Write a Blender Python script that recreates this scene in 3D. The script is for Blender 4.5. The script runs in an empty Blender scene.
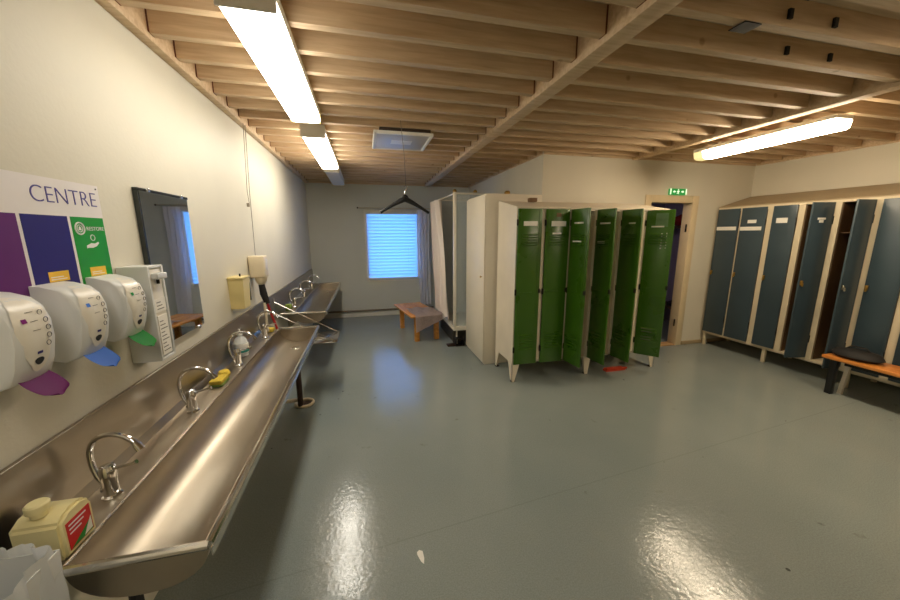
import bpy, bmesh, math, random
from mathutils import Matrix, Vector, Euler
random.seed(7)
S = bpy.context.scene
COL = S.collection
PI = math.pi

# ------------------------------------------------------------------ materials
def lin(c):
    c /= 255.0
    return c / 12.92 if c <= 0.04045 else ((c + 0.055) / 1.055) ** 2.4
def rgb(r, g, b): return (lin(r), lin(g), lin(b), 1.0)

def mat(name, col, rough=0.5, metal=0.0, var=0.0, scale=6.0, stretch=(1, 1, 1), bump=0.0, bscale=None,
        rvar=0.0, spec=0.5, trans=0.0, alpha=1.0, emit=None, estr=0.0, sss=0.0, detail=6.0, coat=0.0):
    m = bpy.data.materials.new(name); m.use_nodes = True
    nt = m.node_tree; N = nt.nodes; L = nt.links
    b = N['Principled BSDF']
    b.inputs['Base Color'].default_value = col
    b.inputs['Roughness'].default_value = rough
    b.inputs['Metallic'].default_value = metal
    b.inputs['Specular IOR Level'].default_value = spec
    b.inputs['Transmission Weight'].default_value = trans
    b.inputs['Alpha'].default_value = alpha
    b.inputs['Coat Weight'].default_value = coat
    if emit:
        b.inputs['Emission Color'].default_value = emit; b.inputs['Emission Strength'].default_value = estr
    tc = N.new('ShaderNodeTexCoord'); mp = N.new('ShaderNodeMapping')
    mp.inputs['Scale'].default_value = stretch
    L.new(tc.outputs['Object'], mp.inputs['Vector'])
    nz = N.new('ShaderNodeTexNoise'); nz.inputs['Scale'].default_value = scale; nz.inputs['Detail'].default_value = detail
    L.new(mp.outputs['Vector'], nz.inputs['Vector'])
    if var:
        mx = N.new('ShaderNodeMixRGB'); mx.blend_type = 'MIX'
        mx.inputs['Color1'].default_value = tuple(max(0, c * (1 - var)) for c in col[:3]) + (1,)
        mx.inputs['Color2'].default_value = tuple(min(1, c * (1 + var)) for c in col[:3]) + (1,)
        rp = N.new('ShaderNodeValToRGB'); rp.color_ramp.elements[0].position = 0.3; rp.color_ramp.elements[1].position = 0.7
        L.new(nz.outputs['Fac'], rp.inputs['Fac']); L.new(rp.outputs['Color'], mx.inputs['Fac'])
        L.new(mx.outputs['Color'], b.inputs['Base Color'])
    if rvar:
        mr = N.new('ShaderNodeMapRange'); mr.inputs['From Min'].default_value = 0.3; mr.inputs['From Max'].default_value = 0.7
        mr.inputs['To Min'].default_value = max(0.02, rough - rvar); mr.inputs['To Max'].default_value = min(1, rough + rvar)
        L.new(nz.outputs['Fac'], mr.inputs['Value']); L.new(mr.outputs['Result'], b.inputs['Roughness'])
    if bump:
        n2 = N.new('ShaderNodeTexNoise'); n2.inputs['Scale'].default_value = bscale or scale * 3; n2.inputs['Detail'].default_value = 4
        L.new(mp.outputs['Vector'], n2.inputs['Vector'])
        bp = N.new('ShaderNodeBump'); bp.inputs['Strength'].default_value = bump; bp.inputs['Distance'].default_value = 0.01
        L.new(n2.outputs['Fac'], bp.inputs['Height']); L.new(bp.outputs['Normal'], b.inputs['Normal'])
    return m

SEAM_K, SEAM_C = -.109, -.4445
def floor_material():
    m = bpy.data.materials.new('blue_grey_vinyl'); m.use_nodes = True
    nt = m.node_tree; N = nt.nodes; L = nt.links; b = N['Principled BSDF']
    tc = N.new('ShaderNodeTexCoord')
    def noise(scale, detail, stretch=(1, 1, 1)):
        mp = N.new('ShaderNodeMapping'); mp.inputs['Scale'].default_value = stretch
        L.new(tc.outputs['Object'], mp.inputs['Vector'])
        n = N.new('ShaderNodeTexNoise'); n.inputs['Scale'].default_value = scale; n.inputs['Detail'].default_value = detail
        L.new(mp.outputs['Vector'], n.inputs['Vector']); return n
    streak = noise(7, 10); big = noise(0.9, 8); fine = noise(160, 3); mid = noise(9, 8)
    r1 = N.new('ShaderNodeValToRGB')
    r1.color_ramp.elements[0].position = .3; r1.color_ramp.elements[0].color = rgb(130, 139, 136)
    r1.color_ramp.elements[1].position = .7; r1.color_ramp.elements[1].color = rgb(144, 151, 146)
    L.new(big.outputs['Fac'], r1.inputs['Fac'])
    r2 = N.new('ShaderNodeValToRGB')
    r2.color_ramp.elements[0].position = .35; r2.color_ramp.elements[0].color = (.82, .82, .82, 1)
    r2.color_ramp.elements[1].position = .65; r2.color_ramp.elements[1].color = (1.1, 1.1, 1.1, 1)
    L.new(fine.outputs['Fac'], r2.inputs['Fac'])
    mx = N.new('ShaderNodeMixRGB'); mx.blend_type = 'MULTIPLY'; mx.inputs['Fac'].default_value = .8
    L.new(r1.outputs['Color'], mx.inputs['Color1']); L.new(r2.outputs['Color'], mx.inputs['Color2'])
    # scuffs and dirt specks
    r3 = N.new('ShaderNodeValToRGB')
    r3.color_ramp.elements[0].position = .24; r3.color_ramp.elements[0].color = (.55, .52, .47, 1)
    r3.color_ramp.elements[1].position = .31; r3.color_ramp.elements[1].color = (1, 1, 1, 1)
    L.new(mid.outputs['Fac'], r3.inputs['Fac'])
    m2 = N.new('ShaderNodeMixRGB'); m2.blend_type = 'MULTIPLY'; m2.inputs['Fac'].default_value = .7
    L.new(mx.outputs['Color'], m2.inputs['Color1']); L.new(r3.outputs['Color'], m2.inputs['Color2'])
    vo = N.new('ShaderNodeTexVoronoi'); vo.inputs['Scale'].default_value = 6.5; vo.inputs['Randomness'].default_value = 1
    L.new(tc.outputs['Object'], vo.inputs['Vector'])
    sep = N.new('ShaderNodeSeparateColor'); L.new(vo.outputs['Color'], sep.inputs['Color'])
    th = N.new('ShaderNodeMath'); th.operation = 'MULTIPLY'; th.inputs[1].default_value = .075; L.new(sep.outputs['Red'], th.inputs[0])
    lt = N.new('ShaderNodeMath'); lt.operation = 'LESS_THAN'; L.new(vo.outputs['Distance'], lt.inputs[0]); L.new(th.outputs[0], lt.inputs[1])
    dm = N.new('ShaderNodeMath'); dm.operation = 'GREATER_THAN'; L.new(sep.outputs['Green'], dm.inputs[0]); dm.inputs[1].default_value = .45
    sp = N.new('ShaderNodeMath'); sp.operation = 'MULTIPLY'; L.new(lt.outputs[0], sp.inputs[0]); L.new(dm.outputs[0], sp.inputs[1])
    # welded seams between the vinyl sheets, running across the room
    sx = N.new('ShaderNodeSeparateXYZ'); L.new(tc.outputs['Object'], sx.inputs[0])
    sk = N.new('ShaderNodeMath'); sk.operation = 'MULTIPLY_ADD'; L.new(sx.outputs['X'], sk.inputs[0]); sk.inputs[1].default_value = SEAM_K; L.new(sx.outputs['Y'], sk.inputs[2])
    so = N.new('ShaderNodeMath'); so.operation = 'SUBTRACT'; L.new(sk.outputs[0], so.inputs[0]); so.inputs[1].default_value = SEAM_C
    pp = N.new('ShaderNodeMath'); pp.operation = 'PINGPONG'; L.new(so.outputs[0], pp.inputs[0]); pp.inputs[1].default_value = 10.0
    sm = N.new('ShaderNodeMath'); sm.operation = 'LESS_THAN'; L.new(pp.outputs[0], sm.inputs[0]); sm.inputs[1].default_value = .0035
    sm2 = N.new('ShaderNodeMath'); sm2.operation = 'MULTIPLY'; L.new(sm.outputs[0], sm2.inputs[0]); sm2.inputs[1].default_value = .18
    mxx = N.new('ShaderNodeMath'); mxx.operation = 'MAXIMUM'; L.new(sp.outputs[0], mxx.inputs[0]); L.new(sm2.outputs[0], mxx.inputs[1])
    m3 = N.new('ShaderNodeMixRGB'); L.new(mxx.outputs[0], m3.inputs['Fac']); L.new(m2.outputs['Color'], m3.inputs['Color1']); m3.inputs['Color2'].default_value = rgb(72, 76, 72)
    L.new(m3.outputs['Color'], b.inputs['Base Color'])
    mr = N.new('ShaderNodeMapRange'); mr.inputs['From Min'].default_value = .3; mr.inputs['From Max'].default_value = .7
    mr.inputs['To Min'].default_value = .11; mr.inputs['To Max'].default_value = .20
    L.new(streak.outputs['Fac'], mr.inputs['Value']); L.new(mr.outputs['Result'], b.inputs['Roughness'])
    b.inputs['Specular IOR Level'].default_value = .55
    bp = N.new('ShaderNodeBump'); bp.inputs['Strength'].default_value = .26; bp.inputs['Distance'].default_value = .004
    n4 = noise(40, 6); L.new(n4.outputs['Fac'], bp.inputs['Height']); L.new(bp.outputs['Normal'], b.inputs['Normal'])
    return m

def wood(name, c1, c2, scale=3.0, stretch=(1, 14, 14), rough=.6, knots=True):
    m = bpy.data.materials.new(name); m.use_nodes = True
    nt = m.node_tree; N = nt.nodes; L = nt.links; b = N['Principled BSDF']
    tc = N.new('ShaderNodeTexCoord'); oi = N.new('ShaderNodeObjectInfo')
    ad = N.new('ShaderNodeVectorMath'); ad.operation = 'ADD'
    sc = N.new('ShaderNodeVectorMath'); sc.operation = 'SCALE'; sc.inputs[0].default_value = (7, 13, 5)
    L.new(oi.outputs['Random'], sc.inputs['Scale'])
    L.new(tc.outputs['Object'], ad.inputs[0]); L.new(sc.outputs['Vector'], ad.inputs[1])
    mp = N.new('ShaderNodeMapping'); mp.inputs['Scale'].default_value = stretch
    L.new(ad.outputs['Vector'], mp.inputs['Vector'])
    nz = N.new('ShaderNodeTexNoise'); nz.inputs['Scale'].default_value = scale; nz.inputs['Detail'].default_value = 8; nz.inputs['Distortion'].default_value = .6
    L.new(mp.outputs['Vector'], nz.inputs['Vector'])
    r = N.new('ShaderNodeValToRGB'); r.color_ramp.elements[0].position = .3; r.color_ramp.elements[1].position = .72
    r.color_ramp.elements[0].color = c1; r.color_ramp.elements[1].color = c2
    L.new(nz.outputs['Fac'], r.inputs['Fac'])
    out = r.outputs['Color']
    if knots:
        v = N.new('ShaderNodeTexVoronoi'); v.inputs['Scale'].default_value = 4.5
        L.new(ad.outputs['Vector'], v.inputs['Vector'])
        kr = N.new('ShaderNodeValToRGB'); kr.color_ramp.elements[0].position = .05; kr.color_ramp.elements[0].color = (.35, .22, .13, 1)
        kr.color_ramp.elements[1].position = .10; kr.color_ramp.elements[1].color = (1, 1, 1, 1)
        L.new(v.outputs['Distance'], kr.inputs['Fac'])
        mx = N.new('ShaderNodeMixRGB'); mx.blend_type = 'MULTIPLY'; mx.inputs['Fac'].default_value = .5
        L.new(out, mx.inputs['Color1']); L.new(kr.outputs['Color'], mx.inputs['Color2']); out = mx.outputs['Color']
    L.new(out, b.inputs['Base Color']); b.inputs['Roughness'].default_value = rough
    return m

def translucent(name, col, f=.5, gloss=.05):
    m = bpy.data.materials.new(name); m.use_nodes = True
    nt = m.node_tree; N = nt.nodes; L = nt.links
    N.remove(N['Principled BSDF'])
    d = N.new('ShaderNodeBsdfDiffuse'); d.inputs['Color'].default_value = col
    t = N.new('ShaderNodeBsdfTranslucent'); t.inputs['Color'].default_value = col
    mx = N.new('ShaderNodeMixShader'); mx.inputs['Fac'].default_value = f
    L.new(d.outputs[0], mx.inputs[1]); L.new(t.outputs[0], mx.inputs[2])
    g = N.new('ShaderNodeBsdfGlossy'); g.inputs['Roughness'].default_value = .3
    m2 = N.new('ShaderNodeMixShader'); m2.inputs['Fac'].default_value = gloss
    L.new(mx.outputs[0], m2.inputs[1]); L.new(g.outputs[0], m2.inputs[2])
    L.new(m2.outputs[0], N['Material Output'].inputs['Surface'])
    return m

def clear(name, col, f=.8, rough=.05):
    """thin clear sheet: mostly see-through with a little gloss and haze"""
    m = bpy.data.materials.new(name); m.use_nodes = True
    nt = m.node_tree; N = nt.nodes; L = nt.links
    N.remove(N['Principled BSDF'])
    t = N.new('ShaderNodeBsdfTransparent'); t.inputs['Color'].default_value = col
    g = N.new('ShaderNodeBsdfPrincipled'); g.inputs['Base Color'].default_value = col; g.inputs['Roughness'].default_value = rough
    mx = N.new('ShaderNodeMixShader'); mx.inputs['Fac'].default_value = f
    L.new(g.outputs[0], mx.inputs[1]); L.new(t.outputs[0], mx.inputs[2])
    L.new(mx.outputs[0], N['Material Output'].inputs['Surface'])
    return m

def lamp_mat(name, col, s, base=(.8, .8, .78, 1)):
    m = bpy.data.materials.new(name); m.use_nodes = True
    b = m.node_tree.nodes['Principled BSDF']
    b.inputs['Base Color'].default_value = base; b.inputs['Roughness'].default_value = .4
    b.inputs['Emission Color'].default_value = col; b.inputs['Emission Strength'].default_value = s
    return m

LAMP = (1.0, .93, .80, 1)
M = dict(
    wall=mat('cream_wall_paint', rgb(214, 208, 190), .55, var=.03, scale=2.2, bump=.10, bscale=60),
    wall_back=mat('grey_wall_paint', rgb(205, 206, 196), .6, var=.03, scale=2, bump=.10, bscale=60),
    wall_dim=mat('lavender_wall_paint', rgb(150, 142, 168), .6, var=.05, scale=2, bump=.2, bscale=50),
    floor=floor_material(),
    joist=wood('pine_joist', rgb(190, 160, 124), rgb(216, 190, 154)),
    gap_shade=mat('dark_red_gap_shade', rgb(110, 58, 30), .7, var=.2, scale=20),
    board=wood('pale_ceiling_board', rgb(188, 168, 138), rgb(208, 190, 160), knots=False),
    bench=wood('oiled_bench_wood', rgb(186, 120, 48), rgb(224, 160, 76), scale=2.5, stretch=(14, 1, 14), rough=.65),
    orange_wood=wood('orange_bench_wood', rgb(196, 112, 44), rgb(222, 148, 72), scale=2.5, stretch=(14, 1, 14), rough=.35),
    trim=mat('cream_gloss_paint', rgb(214, 196, 160), .35, var=.05, scale=5),
    white_trim=mat('white_gloss_paint', rgb(222, 218, 206), .35, var=.03, scale=5),
    steel=mat('brushed_steel', rgb(170, 159, 142), .38, 1.0, var=.05, scale=5, stretch=(3, .8, 3), rvar=.05, bump=.015, bscale=50, detail=3),
    steel_rim=mat('polished_steel_rim', rgb(212, 208, 200), .16, 1.0, var=.05, scale=10),
    splash=mat('brushed_steel_splash', rgb(164, 155, 141), .34, 1.0, var=.05, scale=4, stretch=(2, .8, 2), rvar=.05, bump=.012, bscale=8, detail=3),
    chrome=mat('chrome', rgb(225, 225, 225), .06, 1.0),
    dark_pipe=mat('rusty_dark_pipe', rgb(58, 40, 30), .55, .3, var=.35, scale=20),
    pipe_paint=mat('grey_brown_painted_pipe', rgb(128, 114, 98), .5, var=.1, scale=9),
    beige_pipe=mat('beige_plastic_pipe', rgb(206, 190, 160), .4, var=.08, scale=12),
    green=mat('locker_green_enamel', rgb(57, 98, 14), .30, var=.10, scale=3, rvar=.06, bump=.04, bscale=14),
    off_white=mat('offwhite_enamel', rgb(224, 212, 190), .4, var=.05, scale=4),
    cab_white=mat('white_cabinet_board', rgb(226, 216, 196), .45, var=.03, scale=3),
    blue=mat('locker_blue_enamel', rgb(58, 73, 81), .34, var=.10, scale=3, rvar=.06, bump=.04, bscale=14),
    beige=mat('locker_beige_enamel', rgb(216, 202, 172), .42, var=.05, scale=4),
    tan_top=mat('locker_tan_top', rgb(168, 148, 114), .5, var=.06, scale=4),
    brown_in=mat('locker_brown_interior', rgb(96, 70, 42), .6, var=.1, scale=5),
    void_shade=mat('dark_void_shade', rgb(60, 56, 46), .6, var=.1, scale=5),
    black=mat('black_plastic', rgb(18, 18, 18), .38, var=.2, scale=10),
    rubber=mat('black_rubber', rgb(22, 20, 19), .7, var=.2, scale=10),
    iron=mat('dark_hinge_metal', rgb(44, 40, 36), .5, .6, var=.2, scale=20),
    brass=mat('worn_brass', rgb(190, 150, 76), .35, .9, var=.2, scale=20),
    paper=mat('white_paper', rgb(236, 232, 222), .7, var=.03, scale=20),
    paper_ink=mat('grey_print', rgb(120, 116, 110), .7, var=.1, scale=60),
    disp_white=mat('white_dispenser_plastic', rgb(216, 217, 214), .35, var=.02, scale=8),
    disp_face=mat('ivory_dispenser_face', rgb(228, 222, 208), .3, var=.02, scale=8),
    lever_blue=mat('blue_plastic_lever', rgb(72, 128, 222), .5, spec=.25, var=.04, scale=12),
    lever_green=mat('green_plastic_lever', rgb(14, 150, 48), .5, spec=.25, var=.04, scale=12),
    lever_purple=mat('purple_plastic_lever', rgb(124, 22, 112), .5, spec=.25, var=.04, scale=12),
    navy=mat('navy_print', rgb(28, 20, 112), .4, var=.04, scale=12),
    sign_green=mat('green_print', rgb(10, 146, 44), .4, var=.04, scale=12),
    sign_purple=mat('purple_print', rgb(96, 30, 110), .4, var=.04, scale=12),
    sign_white=mat('white_print', rgb(232, 226, 224), .4, var=.02, scale=12),
    ink_blue=mat('blue_violet_lettering', rgb(70, 62, 140), .5, var=.05, scale=20),
    yellow=mat('yellow_sticker', rgb(236, 190, 60), .5, var=.05, scale=20),
    old_plastic=mat('yellowed_plastic', rgb(222, 204, 142), .4, var=.05, scale=8),
    grey_strip=mat('grey_key_strip', rgb(70, 68, 64), .5, var=.1, scale=9),
    ivory=mat('ivory_plastic', rgb(226, 212, 184), .35, var=.04, scale=8),
    red_hose=mat('red_rubber_hose', rgb(176, 30, 26), .4, var=.1, scale=20),
    orange=mat('orange_red_plastic', rgb(176, 52, 18), .45, var=.1, scale=12),
    bottle=mat('cream_bottle_plastic', rgb(226, 214, 160), .35, var=.05, scale=9),
    bottle_clear=clear('clear_bottle_plastic', (.92, .94, .94, 1), .45, .1),
    lab_red=mat('red_label', rgb(196, 28, 30), .45, var=.08, scale=30),
    lab_green=mat('green_label_patch', rgb(22, 130, 40), .45, var=.08, scale=30),
    lab_teal=mat('teal_label', rgb(60, 150, 140), .45, var=.08, scale=30),
    sponge=mat('yellow_sponge', rgb(226, 196, 70), .9, var=.15, scale=60, bump=.5, bscale=120),
    scour=mat('green_scourer', rgb(120, 140, 60), .95, var=.2, scale=80, bump=.5, bscale=150),
    liner=translucent('white_bin_liner', (.80, .82, .82, 1), .45, .08),
    bin=mat('pale_bin_plastic', rgb(206, 208, 206), .35, var=.03, scale=7),
    curtain=translucent('white_shower_curtain', rgb(236, 222, 210), .10, .03),
    net=translucent('white_window_curtain', rgb(240, 238, 242), .28, .02),
    towel=mat('pinkish_brown_towel', rgb(196, 178, 172), .95, var=.08, scale=40, bump=.6, bscale=140),
    slat=translucent('white_blind_slat', (.86, .88, .90, 1), .62, .03),
    rail=mat('bare_metal_rail', rgb(196, 186, 160), .3, .8, var=.05, scale=10),
    glass=clear('window_glass', (.97, .98, .98, 1), .92, .03),
    sh_glass=clear('shower_glass', (.86, .90, .90, 1), .74, .12),
    sh_wall=mat('shower_wall_panel', rgb(178, 182, 180), .3, var=.03, scale=3),
    mirror=mat('mirror_silver', rgb(232, 236, 238), .02, 1.0),
    mirror_edge=mat('dark_mirror_edge', rgb(70, 74, 74), .25, .8, var=.1, scale=12),
    lamp=lamp_mat('lit_fluorescent_diffuser', LAMP, 5.8),
    lamp_b=lamp_mat('lit_brighter_fluorescent_diffuser', LAMP, 9.5),  # same kind of diffuser, emission raised to light the back of the room
    lamp_r=lamp_mat('lit_bare_fluorescent_tube', (1, .82, .58, 1), 15.0),
    unlit=mat('unlit_diffuser', rgb(206, 208, 212), .3, var=.02, scale=5),
    lamp_body=mat('grey_lamp_housing', rgb(232, 229, 220), .45, var=.03, scale=6),
    lamp_cap=mat('yellowed_lamp_cap', rgb(226, 206, 140), .4, var=.03, scale=6),
    lamp_cap_lit=lamp_mat('glowing_yellowed_end_cap', (1, .78, .30, 1), .35),
    panel_face=mat('frosted_panel_face', rgb(182, 180, 180), .35, var=.05, scale=3),
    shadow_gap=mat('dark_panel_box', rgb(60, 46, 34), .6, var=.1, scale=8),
    exit=lamp_mat('backlit_exit_green', (.02, .60, .10, 1), .12, rgb(10, 120, 40)),
    exit_white=lamp_mat('backlit_exit_white', (.70, 1, .60, 1), .34),
    cable=mat('grey_cable', rgb(140, 130, 112), .6, var=.1, scale=30),
    threshold=wood('threshold_wood', rgb(170, 130, 86), rgb(198, 160, 112), knots=False),
    maroon=mat('maroon_cloth', rgb(130, 22, 24), .9, var=.15, scale=30, bump=.4, bscale=60),
    dark_wood=wood('dark_bench_wood', rgb(56, 40, 32), rgb(84, 62, 48), knots=False),
    tray=mat('white_shower_tray', rgb(228, 220, 202), .25, var=.03, scale=6),
    leaf=mat('dark_printed_leaves', rgb(46, 44, 52), .7, var=.1, scale=20),
    box_brown=mat('brown_cardboard', rgb(120, 92, 62), .8, var=.1, scale=12),
)
b_ = M['lamp'].node_tree.nodes['Principled BSDF']

# ------------------------------------------------------------------ mesh helpers
def V(*a): return Vector(a)
class MB:
    def __init__(s): s.bm = bmesh.new(); s.mi = 0
    def _tag(s, faces):
        for f in faces: f.material_index = s.mi
    def box(s, x0, x1, y0, y1, z0, z1, bev=0.0, mtx=None, seg=2):
        r = bmesh.ops.create_cube(s.bm, size=1)
        vs = r['verts']
        bmesh.ops.transform(s.bm, verts=vs, matrix=Matrix.Translation(((x0+x1)/2, (y0+y1)/2, (z0+z1)/2)) @ Matrix.Diagonal((abs(x1-x0), abs(y1-y0), abs(z1-z0), 1)))
        fs = list({f for v in vs for f in v.link_faces})
        if bev:
            es = list({e for v in vs for e in v.link_edges})
            rr = bmesh.ops.bevel(s.bm, geom=es, offset=bev, segments=seg, profile=.5, affect='EDGES')
            fs = [f for f in rr['faces']]; 
            vs = list({v for f in fs for v in f.verts})
            fs = list({f for v in vs for f in v.link_faces})
        if mtx is not None: bmesh.ops.transform(s.bm, verts=vs, matrix=mtx)
        s._tag(fs); return s
    def tube(s, pts, r, seg=12, caps=True, closed=False):
        pts = [Vector(p) for p in pts]; n = len(pts); rings = []
        rad = r if isinstance(r, (list, tuple)) else [r] * n
        up = None
        for i, p in enumerate(pts):
            if closed: t = (pts[(i+1) % n] - pts[i-1]).normalized()
            else: t = (pts[min(i+1, n-1)] - pts[max(i-1, 0)]).normalized()
            if up is None:
                up = t.orthogonal().normalized()
            else:
                up = (up - t * up.dot(t))
                up = up.normalized() if up.length > 1e-6 else t.orthogonal().normalized()
            w = t.cross(up)
            rings.append([s.bm.verts.new(p + (up * math.cos(a) + w * math.sin(a)) * rad[i]) for a in [2*PI*k/seg for k in range(seg)]])
        fs = []
        for i in range(n if closed else n - 1):
            A, B = rings[i], rings[(i+1) % n]
            for k in range(seg):
                fs.append(s.bm.faces.new((A[k], A[(k+1) % seg], B[(k+1) % seg], B[k])))
        if caps and not closed:
            fs.append(s.bm.faces.new(rings[0][::-1])); fs.append(s.bm.faces.new(rings[-1]))
        s._tag(fs); return s
    def lathe(s, prof, c=(0, 0, 0), seg=20, mtx=None, sx=1, sy=1):
        rings = []; vs = []
        for r, z in prof:
            ring = [s.bm.verts.new((c[0] + sx*r*math.cos(2*PI*k/seg), c[1] + sy*r*math.sin(2*PI*k/seg), c[2] + z)) for k in range(seg)]
            rings.append(ring); vs += ring
        fs = []
        for A, B in zip(rings, rings[1:]):
            for k in range(seg): fs.append(s.bm.faces.new((A[k], A[(k+1) % seg], B[(k+1) % seg], B[k])))
        fs.append(s.bm.faces.new(rings[0][::-1])); fs.append(s.bm.faces.new(rings[-1]))
        if mtx is not None: bmesh.ops.transform(s.bm, verts=vs, matrix=mtx)
        s._tag(fs); return s
    def prism(s, poly, fn, h0, h1):
        """poly of (a,b) swept between h0 and h1; fn(a,b,h) -> xyz"""
        A = [s.bm.verts.new(fn(a, b, h0)) for a, b in poly]; B = [s.bm.verts.new(fn(a, b, h1)) for a, b in poly]
        n = len(poly); fs = [s.bm.faces.new(A[::-1]), s.bm.faces.new(B)]
        for k in range(n): fs.append(s.bm.faces.new((A[k], A[(k+1) % n], B[(k+1) % n], B[k])))
        s._tag(fs); return s
    def grid(s, fn, nu, nv, thick=0.0):
        g = [[s.bm.verts.new(fn(i / nu, j / nv)) for j in range(nv + 1)] for i in range(nu + 1)]
        fs = []
        for i in range(nu):
            for j in range(nv): fs.append(s.bm.faces.new((g[i][j], g[i+1][j], g[i+1][j+1], g[i][j+1])))
        s._tag(fs)
        if thick: bmesh.ops.solidify(s.bm, geom=fs, thickness=thick)
        return s
    def hexa(s, a):
        """8 points: bottom ring 4, top ring 4"""
        v = [s.bm.verts.new(p) for p in a]
        fs = [s.bm.faces.new([v[i] for i in q]) for q in ((3, 2, 1, 0), (4, 5, 6, 7), (0, 1, 5, 4), (1, 2, 6, 5), (2, 3, 7, 6), (3, 0, 4, 7))]
        s._tag(fs); return s

LOC = {}
def link(name, me, mats, parent=None):
    o = bpy.data.objects.new(name, me); COL.objects.link(o)
    for m in (mats if isinstance(mats, (list, tuple)) else [mats]): me.materials.append(m)
    if parent is not None: o.parent = parent
    return o
def root_of(o):
    while o.parent: o = o.parent
    return o
def build(mb, name, mats, parent=None, local=False, smooth=35):
    bm = mb.bm
    bmesh.ops.recalc_face_normals(bm, faces=bm.faces)
    org = Vector((0, 0, 0))
    if not local:
        if parent is not None: org = Vector(root_of(parent).location)
        else:
            xs = [v.co for v in bm.verts]
            org = Vector(((min(c.x for c in xs)+max(c.x for c in xs))/2, (min(c.y for c in xs)+max(c.y for c in xs))/2, min(c.z for c in xs)))
        bmesh.ops.translate(bm, verts=bm.verts, vec=-org)
    ang = math.radians(smooth)
    for f in bm.faces: f.smooth = True
    for e in bm.edges:
        e.smooth = len(e.link_faces) == 2 and e.calc_face_angle(0) < ang
    me = bpy.data.meshes.new(name); bm.to_mesh(me); bm.free()
    o = link(name, me, mats, parent)
    if parent is None and not local: o.location = org
    return o
def empty(name, loc, rz=0):
    o = bpy.data.objects.new(name, None); COL.objects.link(o); o.location = loc; o.rotation_euler = (0, 0, rz)
    o.empty_display_size = .1
    return o
def tag(o, label, cat, group=None):
    o['label'] = label; o['category'] = cat; o['kind'] = 'thing'
    if group: o['group'] = group
    return o
def structure(o): o['kind'] = 'structure'; return o
def copy_tree(o, parent=None):
    c = o.copy(); COL.objects.link(c)
    if parent is not None: c.parent = parent
    for ch in list(o.children): copy_tree(ch, c)
    return c
def text_mesh(name, body, m, parent, width, height, center, xdir, ydir, thin=0.0, depth=.0006):
    cu = bpy.data.curves.new(name, 'FONT'); cu.body = body; cu.size = 1; cu.extrude = .01; cu.offset = thin
    tmp = bpy.data.objects.new(name + '_source', cu); COL.objects.link(tmp)
    bpy.context.view_layer.update()
    me = bpy.data.meshes.new_from_object(tmp.evaluated_get(bpy.context.evaluated_depsgraph_get()))
    bpy.data.objects.remove(tmp); bpy.data.curves.remove(cu)
    xs = [v.co.x for v in me.vertices]; ys = [v.co.y for v in me.vertices]
    cx, cy = (min(xs)+max(xs))/2, (min(ys)+max(ys))/2; sx = width/(max(xs)-min(xs)); sy = height/(max(ys)-min(ys))
    X, Y = Vector(xdir), Vector(ydir); Z = X.cross(Y)
    org = Vector(root_of(parent).location)
    for v in me.vertices:
        p = v.co.copy()
        v.co = Vector(center) - org + X*((p.x-cx)*sx) + Y*((p.y-cy)*sy) + Z*(p.z*depth/.01)
    me.name = name; me.materials.clear()
    return link(name, me, m, parent)

# ------------------------------------------------------------------ camera (solved from the vanishing points)
def rot(r):
    v = Vector(r); return Matrix.Rotation(v.length, 3, v.normalized())
Rm = rot((0.188213650, -0.238864132, -0.0254536794)) @ Matrix(((1, 0, 0), (0, 0, -1), (0, 1, 0)))
cam = bpy.data.cameras.new('camera'); co = bpy.data.objects.new('camera', cam); COL.objects.link(co)
cam.sensor_fit = 'HORIZONTAL'; cam.sensor_width = 36; cam.lens = 343.217 / 900 * 36; cam.clip_start = .02
mw = Matrix.Identity(4)
for i in range(3):
    mw[i][0] = Rm[0][i]; mw[i][1] = -Rm[1][i]; mw[i][2] = -Rm[2][i]
mw.translation = (0, 0, 1.55); co.matrix_world = mw
S.camera = co

# ------------------------------------------------------------------ setting
XL, YB, ZC, ZT = -.962, 6.65, 2.43, 2.575
XP, YP, XR, YF = 2.02, 3.77, 5.17, -2.2
structure(build(MB().box(-1.2, 6.2, YF - .2, YB + .2, -.1, 0), 'floor', M['floor']))
structure(build(MB().box(-1.2, 6.2, YF - .2, YB + .2, ZT, ZT + .06), 'ceiling', M['board']))
structure(build(MB().box(XL - .12, XL, YF, YB, 0, ZT), 'wall_left', M['wall']))
WX0, WX1, WZ0, WZ1 = .03, 1.0, .70, 1.965
w = MB()
w.box(XL - .12, WX0, YB, YB + .14, 0, ZT); w.box(WX1, XP + .1, YB, YB + .14, 0, ZT)
w.box(WX0, WX1, YB, YB + .14, 0, WZ0); w.box(WX0, WX1, YB, YB + .14, WZ1, ZT)
structure(build(w, 'wall_back', M['wall_back']))
structure(build(MB().box(XP, XP + .1, YP + .1, YB, 0, ZT), 'wall_inner', M['wall']))
DX0, DX1, DZ = 3.52, 4.20, 1.96
w = MB()
w.box(XP, DX0, YP, YP + .1, 0, ZT); w.box(DX1, XR, YP, YP + .1, 0, ZT); w.box(DX0, DX1, YP, YP + .1, DZ, ZT)
structure(build(w, 'wall_doorway', M['wall']))
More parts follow.
